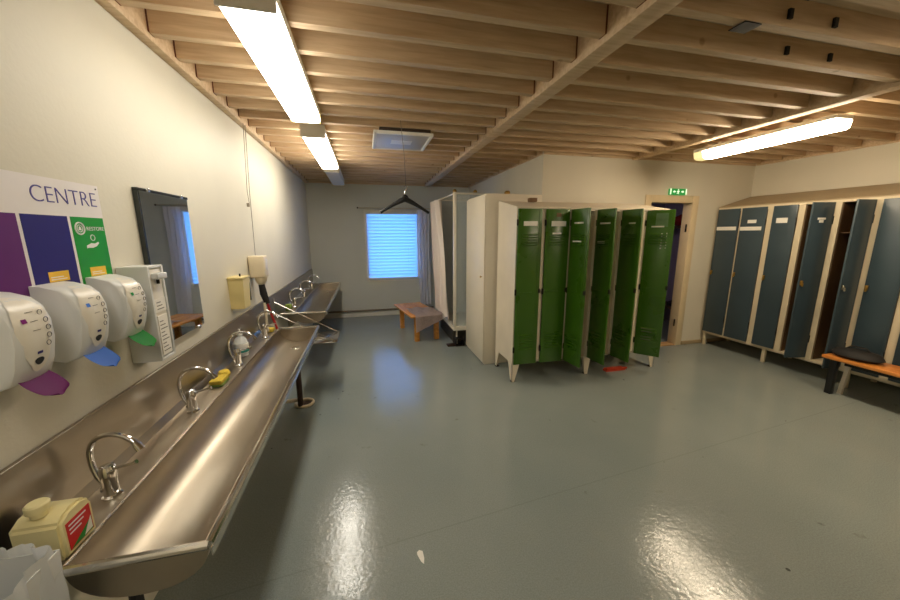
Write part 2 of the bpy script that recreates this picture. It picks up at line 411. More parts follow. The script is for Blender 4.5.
# right wall runs slightly away from the long axis, as the lockers in front of it do
RA = math.radians(2.4)
def rxy(d, y):                                 # d = depth behind the wall line, y = distance from the corner (negative = towards camera)
    return (XR + d*math.cos(RA) - y*math.sin(RA), YP + d*math.sin(RA) + y*math.cos(RA))
w = MB()
ring = [rxy(0, 0.1), rxy(0, -6.2), rxy(.12, -6.2), rxy(.12, 0.1)]
w.hexa([(x, y, 0) for x, y in ring] + [(x, y, ZT) for x, y in ring])
structure(build(w, 'wall_right', M['wall']))
structure(build(MB().box(XL - .12, 6.1, YF - .12, YF, 0, ZT), 'wall_front', M['wall']))
def light(y0, y1, x0, x1, z0, z1, lit, label, m=None):
    e = empty('ceiling_light', ((x0+x1)/2, (y0+y1)/2, z0)); tag(e, label, 'light', 'fluorescent ceiling lights')
    zm = z0 + (z1 - z0) * .52
    build(MB().box(x0 + .004, x1 - .004, y0 + .012, y1 - .012, zm + .001, z1, .004), 'housing', M['lamp_body'], e)
    w = MB(); pr = [(x0 + .006, zm), (x0 + .002, z0 + .018), (x0 + .014, z0 + .003), (x0 + .03, z0), (x1 - .03, z0), (x1 - .014, z0 + .003), (x1 - .002, z0 + .018), (x1 - .006, zm)]
    w.prism(pr, lambda a, b, h: (a, h, b), y0 + .013, y1 - .013)
    build(w, 'diffuser', m or (M['lamp'] if lit else M['unlit']), e)
    for a, b in ((y0, y0 + .012), (y1 - .012, y1)):
        build(MB().box(x0, x1, a, b, z0 - .002, z1, .003), 'end_cap', M['lamp_body'] if a == y0 else M['lamp_cap'], e)
    return e
# dark side room behind the doorway
w = MB()
w.box(2.9, 5.3, 5.3, 5.4, 0, ZT); w.box(2.8, 2.9, YP + .1, 5.3, 0, ZT); w.box(5.3, 5.4, YP + .1, 5.4, 0, ZT)
structure(build(w, 'wall_side_room', M['wall_dim']))

# joists (one object each) between the bearers
k = 0
ys = [1.588 + .2345 * i for i in range(-15, 22)]
for y in ys:
    if y > YB - .05 or y < YF + .05: continue
    bays = [(-.905, 1.122)]
    bays.append((1.238, 3.195) if y < YP - .04 else (1.238, 2.0) if y > YP + .02 else None)
    if y < YP - .04: bays.append((3.30, XR - .05 - (y - YP) * math.tan(RA)))
    for b in bays:
        if not b: continue
        dz = random.uniform(-.002, .002)
        m = MB().box(b[0], b[1], y - .023, y + .023, 2.455 + dz, ZT - .001)
        jo = structure(build(m, 'ceiling_beam', M['joist']))
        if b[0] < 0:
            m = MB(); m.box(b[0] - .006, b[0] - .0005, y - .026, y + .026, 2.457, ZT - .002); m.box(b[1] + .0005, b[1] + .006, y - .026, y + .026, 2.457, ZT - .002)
            build(m, 'end_gap_shade', M['gap_shade'], jo)  # dark strips colour in the shadow lines at the joist ends
structure(build(MB().box(XL + .001, -.912, YF, YB, ZC, ZT - .001, .003), 'trim_1', M['joist']))
structure(build(MB().box(1.13, 1.23, YF, YB, ZC - .004, ZT - .001, .003), 'ceiling_beam', M['joist']))
structure(build(MB().box(3.203, 3.292, YF, YP - .001, ZC, ZT - .001, .003), 'ceiling_beam', M['joist']))
structure(build(MB().box(XP - .015, XP - .001, YP + .02, YB, ZC + .01, ZT - .001, .002), 'trim_2', M['joist']))
structure(build(MB().box(XP, XR - .02, YP - .02, YP - .001, 2.44, ZT - .001, .002), 'trim_3', M['joist']))
structure(build(MB().box(XL + .06, XP - .03, YB - .03, YB - .001, ZC + .005, ZT - .001, .002), 'trim_4', M['joist']))
w = MB(); ring = [rxy(-.002, -.03), rxy(-.002, -5.9), rxy(-.03, -5.9), rxy(-.03, -.03)]
w.hexa([(x, y, 2.44) for x, y in ring] + [(x, y, ZT - .001) for x, y in ring])
structure(build(w, 'trim_5', M['joist']))
# small metal parts on the joists at upper right
for i, (x, yy) in enumerate([(1.64, 1.42), (1.645, 1.235)]):
    yj = (1.588 - .2345, 1.588 - 2*.2345)[i]
    o = build(MB().box(x, x + .095, yj - .024, yj + .05, 2.4475, 2.4525, .001, seg=1), 'ceiling_bracket_plate', M['iron'])
    tag(o, ['grey metal nail plate on the joist underside, lower of the two plates at upper right', 'grey metal nail plate on the joist underside, upper of the two plates at upper right'][i], 'bracket', 'metal nail plates on the joists')
for i, (x, yy, lb) in enumerate([(1.88, 1.31, 'dark metal strap between the joists just right of the upper nail plate'), (2.16, 1.34, 'dark metal strap between the joists, uppermost and furthest right of four'),
                                 (2.23, 1.54, 'dark metal strap on the second plated joist, nearer the nail plate'), (2.55, 1.57, 'dark metal strap nearest the lit bare tube light')]):
    yj = min(ys, key=lambda q: abs(q - yy)) - .03
    o = build(MB().box(x - .012, x + .012, yj - .006, yj + .006, 2.485, 2.525, .001, seg=1), 'metal_hook', M['iron'])
    tag(o, lb, 'bracket', 'dark metal straps between the joists')

# baseboard + heating pipe on the back wall
structure(build(MB().box(XL + .01, XP - .01, YB - .018, YB - .001, 0, .085, .004), 'baseboard_back', M['white_trim']))
o = build(MB().tube([(XL + .02, YB - .055, .125), (XP - .75, YB - .055, .125)], .016), 'heating_pipe', M['pipe_paint'])
tag(o, 'thin dark heating pipe running along the back wall above the white skirting', 'pipe')

# doorway frame + threshold
w = MB()
w.box(DX0 - .07, DX0 + .02, YP - .018, YP + .118, 0, DZ + .07, .004)
w.box(DX1 - .02, DX1 + .08, YP - .018, YP + .118, 0, DZ + .07, .004)
w.box(DX0 + .02, DX1 - .02, YP - .018, YP + .118, DZ - .02, DZ + .07, .004)
df = structure(build(w, 'door_1', M['trim']))
w = MB().box(DX0 + .02, DX1 - .02, YP - .01, YP + .12, .0005, .016, .004)
structure(build(w, 'trim_6', M['threshold']))
for z in (1.62, .32):
    w = MB().tube([(DX1 - .028, YP + .03, z - .05), (DX1 - .028, YP + .03, z + .05)], .009, 8)
    build(w, 'hinge', M['iron'], df)
structure(build(MB().box(DX1 + .09, XR - .03, YP - .014, YP - .001, 0, .05, .003), 'baseboard_door', M['tan_top']))

light(4.0, 5.0, 3.05, 3.2, 2.36, 2.448, True, 'unseen dim fill lamp added inside the room beyond the doorway', lamp_mat('dim_fill_diffuser', (1, .84, .86, 1), 2.2))  # lamp added out of view to lift the black side room
# side room contents
sh = empty('wall_shelf', (5.16, 4.6, 0)); tag(sh, 'dark wooden hat shelf inside the dim room beyond the doorway', 'shelf')
build(MB().box(5.02, 5.298, 4.0, 5.25, 1.64, 1.67, .003), 'board', M['dark_wood'], sh)
for y in (4.1, 4.6, 5.15): build(MB().prism([(5.297, 1.64), (5.05, 1.64), (5.297, 1.44)], lambda a, b, h: (a, h, b), y - .01, y + .01), 'bracket', M['iron'], sh)
w = MB(); w.lathe([(.02, 0), (.12, .01), (.15, .07), (.13, .15), (.06, .19), (.01, .195)], (5.15, 4.72, 1.671), 16, sy=1.3, sx=.9)
o = build(w, 'knit_hat', M['maroon']); tag(o, 'dark red cloth bundle on the shelf in the dim room beyond the doorway', 'clothing')
bn = empty('low_bench', (5.1, 4.6, 0)); tag(bn, 'dark wooden bench against the lavender wall beyond the doorway', 'bench')
build(MB().box(4.96, 5.295, 4.0, 5.25, .30, .34, .005), 'seat', M['dark_wood'], bn)
for y in (4.1, 4.6, 5.15): build(MB().box(5.0, 5.26, y - .03, y + .03, 0, .299, .004), 'leg', M['dark_wood'], bn)
w = MB().prism([(0, 0), (.27, 0), (.28, .05), (.17, .08), (.10, .17), (0, .19)], lambda a, b, h: (5.27 - a, h, .3405 + b), 4.66, 4.75)
o = build(w, 'boot', M['rubber']); tag(o, 'black boot standing on the dark bench beyond the doorway', 'shoe')

# exit sign
ex = empty('exit_sign', ((3.769 + 4.048) / 2, YP - .02, 2.045)); tag(ex, 'green and white running man exit sign above the doorway', 'sign')
ex0, ex1 = 3.79, 4.04
build(MB().box(ex0, ex1, YP - .035, YP - .001, 2.036, 2.112, .004), 'housing', M['exit'], ex)
yF = YP - .0362
w = MB(); P = lambda a, b, h: (3.915 + a, h, 2.074 + b)
w.prism([(.022*math.cos(t*.5)*.42 - .004, .024 + .012*math.sin(t*.5236)) if 0 else (-.004 + .008*math.cos(t*PI/6), .024 + .008*math.sin(t*PI/6)) for t in range(12)], P, yF, yF + .001)
w.prism([(-.016, .012), (.012, .012), (.018, -.002), (.012, -.006), (.006, .002), (.002, -.012), (.014, -.030), (.006, -.032), (-.006, -.014), (-.014, -.028), (-.026, -.028), (-.026, -.022), (-.018, -.021), (-.008, .004), (-.014, .004), (-.022, -.006), (-.028, -.002)], P, yF, yF + .001)
build(w, 'running_figure', M['exit_white'], ex)
for sgn in (-1, 1):
    w = MB().prism([(sgn*.088, .0), (sgn*.064, .018), (sgn*.064, .007), (sgn*.044, .007), (sgn*.044, -.007), (sgn*.064, -.007), (sgn*.064, -.018)], P, yF, yF + .001)
    build(w, 'arrow', M['exit_white'], ex)
for x in (ex0 - .004, ex1 - .014): build(MB().box(x, x + .018, YP - .037, YP - .034, 2.038, 2.110), 'end_strip', M['exit_white'], ex)

# ------------------------------------------------------------------ window, blind, curtains
w = MB(); fy = YB - .012
w.box(WX0 - .03, WX0 + .03, fy, YB + .10, WZ0 - .03, WZ1 + .03, .004); w.box(WX1 - .03, WX1 + .03, fy, YB + .10, WZ0 - .03, WZ1 + .03, .004)
w.box(WX0 + .03, WX1 - .03, fy, YB + .10, WZ1 - .03, WZ1 + .03, .004); w.box(WX0 + .03, WX1 - .03, fy, YB + .10, WZ0 - .03, WZ0 + .03, .004)
wf = structure(build(w, 'window_1', M['white_trim']))
build(MB().box(WX0 + .03, WX1 - .03, YB + .08, YB + .086, WZ0 + .03, WZ1 - .03), 'pane', M['glass'], wf)
bl = empty('window_blind', ((WX0+WX1)/2, YB - .03, WZ0)); tag(bl, 'closed white slatted blind glowing blue with daylight over the back window', 'blind')
w = MB(); n = 20; z0, z1 = WZ0 + .045, WZ1 - .05; by = YB - .012
for i in range(n):
    zc = z0 + (z1 - z0) * (i + .5) / n; hh = (z1 - z0) / n * .74
    def fn(u, v, zc=zc, hh=hh):
        a = (v - .5) * 2
        return (WX0 + .012 + u * (WX1 - WX0 - .05), by + .009*a + .006*(1 - a*a) - .02, zc - hh * a)
    w.grid(fn, 1, 4)
build(w, 'slats', M['slat'], bl)
build(MB().box(WX0 + .005, WX1 - .03, YB - .055, YB - .014, WZ1 - .05, WZ1 - .012, .004), 'head_rail', M['white_trim'], bl)
build(MB().box(WX0 + .01, WX1 - .035, YB - .045, YB - .02, WZ0 + .02, WZ0 + .04, .004), 'bottom_rail', M['white_trim'], bl)
w = MB()
for x in (.25, .80): w.tube([(x, YB - .047, WZ0 + .04), (x, YB - .047, WZ1 - .05)], .0012, 5)
build(w, 'ladder_cord', M['white_trim'], bl)

cr = empty('curtain_rail', (.6, YB - .08, 1.995)); tag(cr, 'thin metal curtain rail above the back window', 'rail')
build(MB().tube([(-.10, YB - .10, 2.02), (1.30, YB - .10, 2.02)], .008, 8), 'rod', M['rail'], cr)
for x in (-.08, 1.28): build(MB().tube([(x, YB - .10, 2.02), (x, YB - .001, 2.02)], .006, 8), 'bracket', M['rail'], cr)
for x in (-.10, 1.30): build(MB().lathe([(.004, -.014), (.014, -.006), (.014, .006), (.004, .014)], (x, YB - .10, 2.02), 10), 'finial', M['dark_pipe'], cr)
def cur(u, v):
    x0 = .965 + .03*v; x1 = 1.215 + .01*v
    return (x0 + (x1 - x0)*u + .006*math.sin(v*7+u*9), YB - .10 + .032*math.sin(u*2*PI*4.2 + .5*math.sin(v*4)), 1.995 - v*1.80)
o = build(MB().grid(cur, 80, 24), 'window_curtain', M['net'], smooth=80); tag(o, 'long white curtain gathered at the side of the blue lit window', 'curtain')

# ------------------------------------------------------------------ ceiling lights
light(1.53, 2.86, -.475, -.272, 2.345, 2.448, True, 'lit white fluorescent light above the long sink, nearest the towel dispenser')
light(3.24, 4.72, -.475, -.280, 2.345, 2.448, True, 'lit white fluorescent light hanging between its lit neighbour and an unlit one', M['lamp_b'])
light(4.92, 6.20, -.475, -.280, 2.345, 2.448, False, 'unlit white fluorescent light by the back wall')
rl = empty('ceiling_light', (3.55, 2.55, 2.31)); tag(rl, 'lit bare tube fluorescent light in front of the blue lockers', 'light', 'fluorescent ceiling lights')
y0, y1 = 1.98, 3.14
build(MB().box(3.42, 3.60, y0, y1, 2.385, 2.418, .006), 'housing', M['lamp_body'], rl)
build(MB().prism([(3.425, 2.384), (3.44, 2.330), (3.47, 2.312), (3.55, 2.312), (3.58, 2.330), (3.595, 2.384)], lambda a, b, h: (a, h, b), y0 + .004, y1 - .10), 'diffuser', M['lamp_r'], rl)
build(MB().prism([(3.425, 2.384), (3.44, 2.330), (3.47, 2.312), (3.55, 2.312), (3.58, 2.330), (3.595, 2.384)], lambda a, b, h: (a, h, b), y1 - .099, y1), 'end_cap', M['lamp_cap_lit'], rl)

for y in (2.22, 2.92): build(MB().box(3.49, 3.53, y - .02, y + .02, 2.419, 2.4515, .002), 'bracket', M['lamp_body'], rl)
light(-1.1, .35, -.475, -.275, 2.345, 2.448, True, 'unseen fill light added behind the viewer over the start of the sink wall')  # fixture added out of view to raise the room's brightness
light(-.20, 1.15, 3.42, 3.60, 2.345, 2.448, True, 'unseen fill light added behind the viewer in line with the bare tube light', M['lamp_r'])  # second out-of-view fixture, added for brightness on the locker side
vp = empty('ventilation_panel', (.37, 3.45, 2.40)); tag(vp, 'square frosted grey ventilation panel hung under the joists above the coat hanger', 'vent')
fr = (.115, .630, 3.17, 3.74)
build(MB().box(fr[0]+.025, fr[1]-.025, fr[2]+.025, fr[3]-.025, 2.398, 2.408, .002), 'face', M['panel_face'], vp)
w = MB()
w.box(fr[0], fr[0]+.028, fr[2], fr[3], 2.392, 2.418, .003); w.box(fr[1]-.028, fr[1], fr[2], fr[3], 2.392, 2.418, .003)
w.box(fr[0]+.028, fr[1]-.028, fr[2], fr[2]+.028, 2.392, 2.418, .003); w.box(fr[0]+.028, fr[1]-.028, fr[3]-.028, fr[3], 2.392, 2.418, .003)
build(w, 'rim', M['lamp_body'], vp)
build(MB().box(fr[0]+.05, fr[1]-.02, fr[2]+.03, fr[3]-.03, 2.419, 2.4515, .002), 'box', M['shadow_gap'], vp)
build(MB().box(.28, .47, 3.38, 3.52, 2.394, 2.3975, .001, seg=1), 'center_plate', M['lamp_body'], vp)

# coat hanger on a string
hx, hy = .345, 3.0
hg = empty('coat_hanger', (hx, hy, 1.75)); tag(hg, 'black wooden coat hanger dangling on a string from the joists', 'hanger')
w = MB(); pts = []
for i in range(17):
    t = i/16*2 - 1
    pts.append((hx - .002 + .205*t, hy, 1.842 - .112*abs(t)**1.15))
w.tube(pts, [.012 + .014*(1-abs(i/8-1))**2 for i in range(17)], 10)
w.lathe([(.012, -.02), (.03, -.012), (.034, .0), (.022, .022), (.008, .03)], (hx, hy, 1.848), 12, sy=.5)
build(w, 'shoulder_bar', M['black'], hg)
w = MB().tube([(hx, hy, 1.868), (hx, hy, 1.905), (hx + .012, hy, 1.915), (hx + .02, hy, 1.928), (hx + .012, hy, 1.942), (hx, hy, 1.945), (hx-.009, hy, 1.936)], .0035, 8)
build(w, 'hook', M['chrome'], hg)
build(MB().tube([(hx + .01, hy, 1.946), (hx + .002, hy, 2.2), (hx - .02, hy, 2.452)], .0022, 6), 'string', M['cable'], hg)

# ------------------------------------------------------------------ sinks
ZS = .70
def trough(y0, y1, label, near_outlet):
    e = empty('trough_sink', (-.70, (y0+y1)/2, .55)); tag(e, label, 'sink', 'steel trough sinks')
    lip, rim = -.803, -.470
    # basin: open half-round shell, closed at both ends
    n = 20; cx = (lip + rim)/2; rx = (rim - lip)/2; dp = .122
    prof = []
    for i in range(n + 1):
        a = PI * i / n
        c = math.cos(a); s_ = math.sin(a)
        prof.append((cx - rx * math.copysign(abs(c)**.9, c), ZS - .006 - dp * abs(s_)**.9))
    w = MB()
    A = [[w.bm.verts.new((x, y, z)) for x, z in prof] for y in (y0 + .02, y1 - .02)]
    fs = [w.bm.faces.new((A[0][i], A[0][i+1], A[1][i+1], A[1][i])) for i in range(n)]
    build(w, 'basin', M['steel'], e, smooth=50)
    for a, b in ((y0 + .016, y0 + .021), (y1 - .021, y1 - .016)): build(MB().prism(prof, lambda a_, b_, h: (a_, h, b_), a, b), 'end_plate', M['steel'], e)
    # deck behind the basin
    w = MB().box(-.925, lip - .001, y0, y1, ZS - .012, ZS, .003)
    build(w, 'deck', M['steel'], e)
    build(MB().tube([(lip - .002, y0 + .012, ZS - .001), (lip - .002, y1 - .012, ZS - .001)], .0045, 8), 'lip', M['steel_rim'], e)
    w = MB()
    w.tube([(-.925, y0 + .008, ZS - .002), (rim + .006, y0 + .008, ZS - .002)], .0125, 10)
    w.tube([(rim + .004, y0 + .008, ZS - .002), (rim + .004, y1 - .008, ZS - .002)], .0125, 10)
    w.tube([(-.925, y1 - .008, ZS - .002), (rim + .006, y1 - .008, ZS - .002)], .0125, 10)
    w.box(rim + .0105, rim + .0165, y0 + .004, y1 - .004, ZS - .034, ZS - .004, .001)
    build(w, 'rim', M['steel_rim'], e)
    yo = y1 - .22 if near_outlet else y1 - .3
    build(MB().lathe([(.004, .006), (.036, .006), (.04, .001), (.04, 0)], (cx, yo, ZS - .1275), 20), 'outlet', M['chrome'], e)
    for yy in (y0 + .45, y1 - .45):
        w = MB().prism([(-.955, .68), (-.83, .68), (-.80, .56), (-.66, .535), (-.66, .52), (-.82, .53), (-.955, .42)], lambda a, b, h: (a, h, b), yy - .012, yy + .012)
        build(w, 'wall_bracket', M['steel'], e)
    w = MB()
    w.box(-.958, -.944, y0 - (.3 if near_outlet else .6), y1 + (.02 if near_outlet else .19), ZS - .02, .944, .001, seg=1)
    w.prism([(-.945, ZS + .03), (-.925, ZS - .004), (-.945, ZS - .012)], lambda a, b, h: (a, h, b), y0, y1)
    build(w, 'splashback', M['splash'], e)
    return e
s1 = trough(.945, 3.35, 'long stainless steel trough sink nearest the soap dispensers', True)
s2 = trough(3.97, 6.42, 'stainless steel trough sink running up to the back wall', False)

def make_faucet():
    e = empty('faucet', (0, 0, 0))
    build(MB().lathe([(.026, 0), (.027, .006), (.021, .012), (.020, .06), (.022, .066), (.022, .10), (.018, .112), (.006, .116)], (0, 0, 0), 18), 'body', M['chrome'], e, local=True)
    ctrl = [(-.012, .03), (-.036, .07), (-.047, .12), (-.044, .165), (-.022, .203), (.018, .222), (.062, .222), (.098, .205), (.120, .180)]
    pts = []
    for i in range(len(ctrl) - 1):
        p0 = ctrl[max(i-1, 0)]; p1 = ctrl[i]; p2 = ctrl[i+1]; p3 = ctrl[min(i+2, len(ctrl)-1)]
        for t in (0, .25, .5, .75):
            q = [.5*((2*p1[k]) + (-p0[k]+p2[k])*t + (2*p0[k]-5*p1[k]+4*p2[k]-p3[k])*t*t + (-p0[k]+3*p1[k]-3*p2[k]+p3[k])*t**3) for k in (0, 1)]
            pts.append((q[0], 0, q[1]))
    pts.append((ctrl[-1][0], 0, ctrl[-1][1]))
    build(MB().tube(pts, .0085, 12), 'spout', M['chrome'], e, local=True)
    build(MB().tube([(.113, 0, .190), (.124, 0, .172)], [.0115, .0125], 12), 'aerator', M['chrome'], e, local=True)
    build(MB().tube([(.01, 0, .098), (.04, .006, .104), (.075, .012, .112), (.088, .014, .118)], [.007, .006, .0055, .007], 8), 'lever', M['chrome'], e, local=True)
    build(MB().tube([(0, .0, .036), (-.020, -.012, .028)], [.014, .010], 10), 'hose_nut', M['chrome'], e, local=True)
    return e
f0 = make_faucet()
fl = [(1.235, 'chrome gooseneck tap nearest the cream bottle'), (1.80, 'chrome gooseneck tap between the nearest tap and the yellow sponge'),
      (2.43, 'chrome gooseneck tap beside the clear soap bottle'), (3.07, 'chrome gooseneck tap at the far end of the long sink by the red hose'),
      (4.35, 'chrome gooseneck tap at the near end of the sink by the back wall'), (5.05, 'middle chrome gooseneck tap on the sink by the back wall'),
      (5.75, 'chrome gooseneck tap closest to the back wall')]
for i, (y, lb) in enumerate(fl):
    f = f0 if i == 0 else copy_tree(f0)
    f.location = (-.853, y, ZS); f.rotation_euler = (0, 0, -.25 + .1*(i % 3)); tag(f, lb, 'tap', 'gooseneck taps on the trough sinks')

# waste pipe under the long sink
wp = empty('waste_pipe', (-.62, 3.15, 0)); tag(wp, 'dark waste pipe dropping from the long sink to a floor drain', 'pipe')
build(MB().tube([(-.637, 3.13, .57), (-.637, 3.13, .02)], .024, 14), 'down_pipe', M['dark_pipe'], wp)
build(MB().tube([(-.94, 3.12, .085), (-.72, 3.13, .075), (-.64, 3.20, .05)], .018, 12), 'side_pipe', M['beige_pipe'], wp)
w = MB().tube([(-.615 + .075*math.cos(a), 3.19 + .075*math.sin(a), .014) for a in [2*PI*i/24 for i in range(24)]], .014, 10, closed=True)
build(w, 'drain_ring', M['beige_pipe'], wp)
build(MB().lathe([(.06, .001), (.06, .006)], (-.615, 3.19, 0), 20), 'drain_cover', M['dark_pipe'], wp)
o = build(MB().tube([(-.70, 1.02, .535), (-.70, 1.02, .2), (-.76, 1.02, .12), (-.95, 1.02, .12)], .016, 10), 'drain_hose', M['rubber'])
tag(o, 'black drain hose below the near end of the long sink', 'pipe')

# folding rack between the sinks
fs_ = empty('folding_shelf', (-.6, 3.65, .5)); tag(fs_, 'steel folding shelf with diagonal struts between the two trough sinks', 'shelf')
build(MB().box(-.62, -.315, 3.45, 3.86, .494, .502, .002), 'plate', M['steel_rim'], fs_)
for y in (3.48, 3.83): build(MB().tube([(-.943, y, .86), (-.34, y, .505)], .0045, 8), 'strut', M['steel_rim'], fs_)
w = MB()
for y in (3.48, 3.83): w.tube([(-.952, y, .50), (-.60, y, .497)], .008, 8)
w.tube([(-.95, 3.48, .50), (-.95, 3.48, .90)], .008, 8); w.tube([(-.95, 3.83, .50), (-.95, 3.83, .90)], .008, 8)
build(w, 'wall_frame', M['steel_rim'], fs_)

# ------------------------------------------------------------------ things on the deck
DK = ZS + .0005
bt = empty('soap_bottle', (-.865, 1.04, DK)); tag(bt, 'cream plastic refill bottle with red and green label at the near end of the sink', 'bottle')
w = MB()
w.prism([(-.052, 0), (.052, 0), (.055, .01), (.055, .105), (.044, .125), (.022, .138), (-.022, .138), (-.055, .118), (-.055, .01)], lambda a, b, h: (-.862 + h, 1.04 + a, DK + b*.92), -.055, .055)
bmesh.ops.bevel(w.bm, geom=list(w.bm.edges), offset=.008, segments=2, affect='EDGES')
build(w, 'body', M['bottle'], bt)
build(MB().lathe([(.017, 0), (.017, .014), (.024, .016), (.024, .034), (.020, .038)], (-.866, 1.015, DK + .126), 16), 'cap', M['bottle'], bt)
build(MB().box(-.8068, -.8058, 1.0, 1.08, DK + .016, DK + .096), 'label', M['lab_red'], bt)
build(MB().prism([(1.003, .018), (1.077, .018), (1.077, .054)], lambda a, b, h: (h, a, DK + b), -.8057, -.8052), 'green_corner', M['lab_green'], bt)
build(MB().prism([(1.047, .020), (1.076, .022), (1.076, .060), (1.065, .046)], lambda a, b, h: (h, a, DK + b), -.8051, -.8048), 'white_flash', M['paper'], bt)
w = MB(); [w.box(-.8057, -.8052, 1.007, 1.065 - .01*i, DK + .083 - .012*i, DK + .087 - .012*i) for i in range(3)]
build(w, 'print', M['sign_white'], bt)

sp = empty('sponge', (-.862, 2.14, DK)); tag(sp, 'yellow sponge with green scourer on the sink deck behind the second tap', 'sponge', 'sponges on the sink deck')
build(MB().box(-.895, -.826, 2.08, 2.19, DK, DK + .012, .003), 'scourer', M['scour'], sp)
build(MB().box(-.894, -.828, 2.082, 2.188, DK + .0125, DK + .036, .006), 'foam', M['sponge'], sp)
o = build(MB().lathe([(.012, 0), (.03, .004), (.034, .02), (.026, .038), (.008, .044)], (-.872, 2.24, DK), 14, sy=1.2), 'sponge', M['sponge'])
tag(o, 'rounded yellow sponge lump just beyond the flat sponge', 'sponge', 'sponges on the sink deck')
cb = empty('soap_bottle', (-.89, 2.62, DK)); tag(cb, 'clear squat soap bottle with pink and teal label behind the third tap', 'bottle')
build(MB().lathe([(.035, 0), (.045, .006), (.046, .10), (.034, .13), (.014, .145), (.014, .155)], (-.89, 2.62, DK), 18), 'body', M['bottle_clear'], cb)
build(MB().lathe([(.0465, .03), (.0472, .032), (.0472, .095), (.0465, .097)], (-.89, 2.62, DK), 18), 'label', M['paper'], cb)
build(MB().lathe([(.0475, .034), (.0478, .035), (.0478, .054), (.0475, .055)], (-.89, 2.62, DK), 18), 'label_band', M['lab_teal'], cb)
build(MB().lathe([(.018, .155), (.018, .175), (.006, .178), (.006, .195)], (-.89, 2.62, DK), 14), 'cap', M['paper'], cb)
o = build(MB().box(-.90, -.83, 3.22, 3.30, DK, DK + .03, .006), 'soap_bar', M['sponge']); tag(o, 'yellow bar of soap at the far end of the long sink', 'soap')
o = build(MB().box(-.91, -.85, 4.12, 4.2, DK, DK + .07, .008), 'scrub_pad', M['scour']); tag(o, 'olive green scrubbing pad on the sink by the back wall', 'sponge')

# bin with liner at lower left
bnn = empty('waste_bin', (-.85, .768, 0)); tag(bnn, 'pale plastic bin with a white translucent liner below the cream bottle', 'bin')
def frus(x0, x1, y0, y1, z0, z1, t):
    return [(x0+t, y0+t, z0), (x1-t, y0+t, z0), (x1-t, y1-t, z0), (x0+t, y1-t, z0), (x0, y0, z1), (x1, y0, z1), (x1, y1, z1), (x0, y1, z1)]
w = MB().hexa(frus(-.945, -.757, .62, .912, 0, .80, .03))
bmesh.ops.delete(w.bm, geom=[f for f in w.bm.faces if all(v.co.z > .7 for v in f.verts)], context='FACES')
bmesh.ops.solidify(w.bm, geom=list(w.bm.faces), thickness=.003)
build(w, 'body', M['bin'], bnn)
def lin_fn(u, v):
    a = 2*PI*u; ca, sa = math.cos(a), math.sin(a); k = 1/max(abs(ca), abs(sa)); k = k*.55 + .47
    wob = .006*math.sin(a*11) + .004*math.sin(a*23 + v*5)
    sp_ = 1.0 + .06*math.sin(v*PI) - .12*v
    z = .822 - v*.34 - .012*math.sin(a*5)*v
    return (-.8535 + (.100 + wob)*ca*k*sp_, .768 + (.150 + wob)*sa*k*sp_, z)
build(MB().grid(lin_fn, 72, 10), 'liner', M['liner'], bnn, smooth=70)

# ------------------------------------------------------------------ poster, dispensers, mirror on the left wall
PX = XL + .001
po = empty('wall_poster', (PX, 1.25, 1.40)); tag(po, 'white skin care poster with coloured panels above the soap dispensers', 'poster')
build(MB().box(PX, PX + .003, .93, 1.606, 1.36, 1.728), 'board', M['sign_white'], po)
px = PX + .0031
build(MB().box(px, px + .0006, 1.452, 1.603, 1.365, 1.612), 'green_panel', M['sign_green'], po)
gp = po.children[-1]
build(MB().box(px, px + .0006, 1.275, 1.440, 1.365, 1.612), 'blue_panel', M['navy'], po)
bp_ = po.children[-1]
build(MB().box(px, px + .0006, 1.098, 1.263, 1.365, 1.612), 'purple_panel', M['sign_purple'], po)
text_mesh('lettering', 'CENTRE', M['ink_blue'], po, .262, .049, (px + .0004, 1.455, 1.676), (0, 1, 0), (0, 0, 1), thin=-.018)
pf = px + .0008
parts = {c.name: c for c in po.children}
def ringmesh(y, z, r, t):
    return MB().tube([(pf, y + r*math.cos(2*PI*i/28), z + r*math.sin(2*PI*i/28)) for i in range(28)], t, 6, closed=True)
w = ringmesh(1.484, 1.573, .020, .0026); w.tube([(pf, 1.484 + .012*math.cos(2*PI*i/20), 1.573 + .012*math.sin(2*PI*i/20)) for i in range(20)], .0014, 6, closed=True)
w.prism([(-.007, -.006), (.007, -.006), (.004, .004), (0, .008), (-.004, .004)], lambda a, b, h: (h, 1.484 + a, 1.573 + b), pf, pf + .0005)
build(w, 'emblem', M['sign_white'], gp)
text_mesh('word', 'RESTORE', M['sign_white'], gp, .083, .013, (pf, 1.556, 1.573), (0, 1, 0), (0, 0, 1))
w = MB(); HP = lambda a, b, h: (h, 1.530 + a, 1.518 + b)
w.prism([(-.030, -.004), (-.018, .0), (-.006, .004), (.010, .002), (.028, .008), (.030, .003), (.016, -.008), (-.004, -.013), (-.022, -.012), (-.030, -.014)], HP, pf, pf + .0005)
w.tube([(pf, 1.535 + .010*math.cos(2*PI*i/20), 1.541 + .010*math.sin(2*PI*i/20)) for i in range(20)], .0014, 6, closed=True)
build(w, 'hand_icon', M['sign_white'], gp)
for par, y in ((gp, 1.53), (bp_, 1.36)):
    build(MB().box(pf, pf + .0006, y - .036, y + .04, 1.405, 1.437), 'sticker', M['yellow'], par)
    w = MB(); [w.box(pf + .0007, pf + .001, y - .03, y + .03 - .012*i, 1.411 + .007*i, 1.414 + .007*i) for i in range(2)]
    build(w, 'sticker_print', M['sign_white'], par)
build(MB().lathe([(.003, 0), (.002, .002)], (0, 0, 0), 10, mtx=Matrix.Translation((px, 1.594, 1.716)) @ Matrix.Rotation(PI/2, 4, 'Y')), 'pin', M['iron'], po)

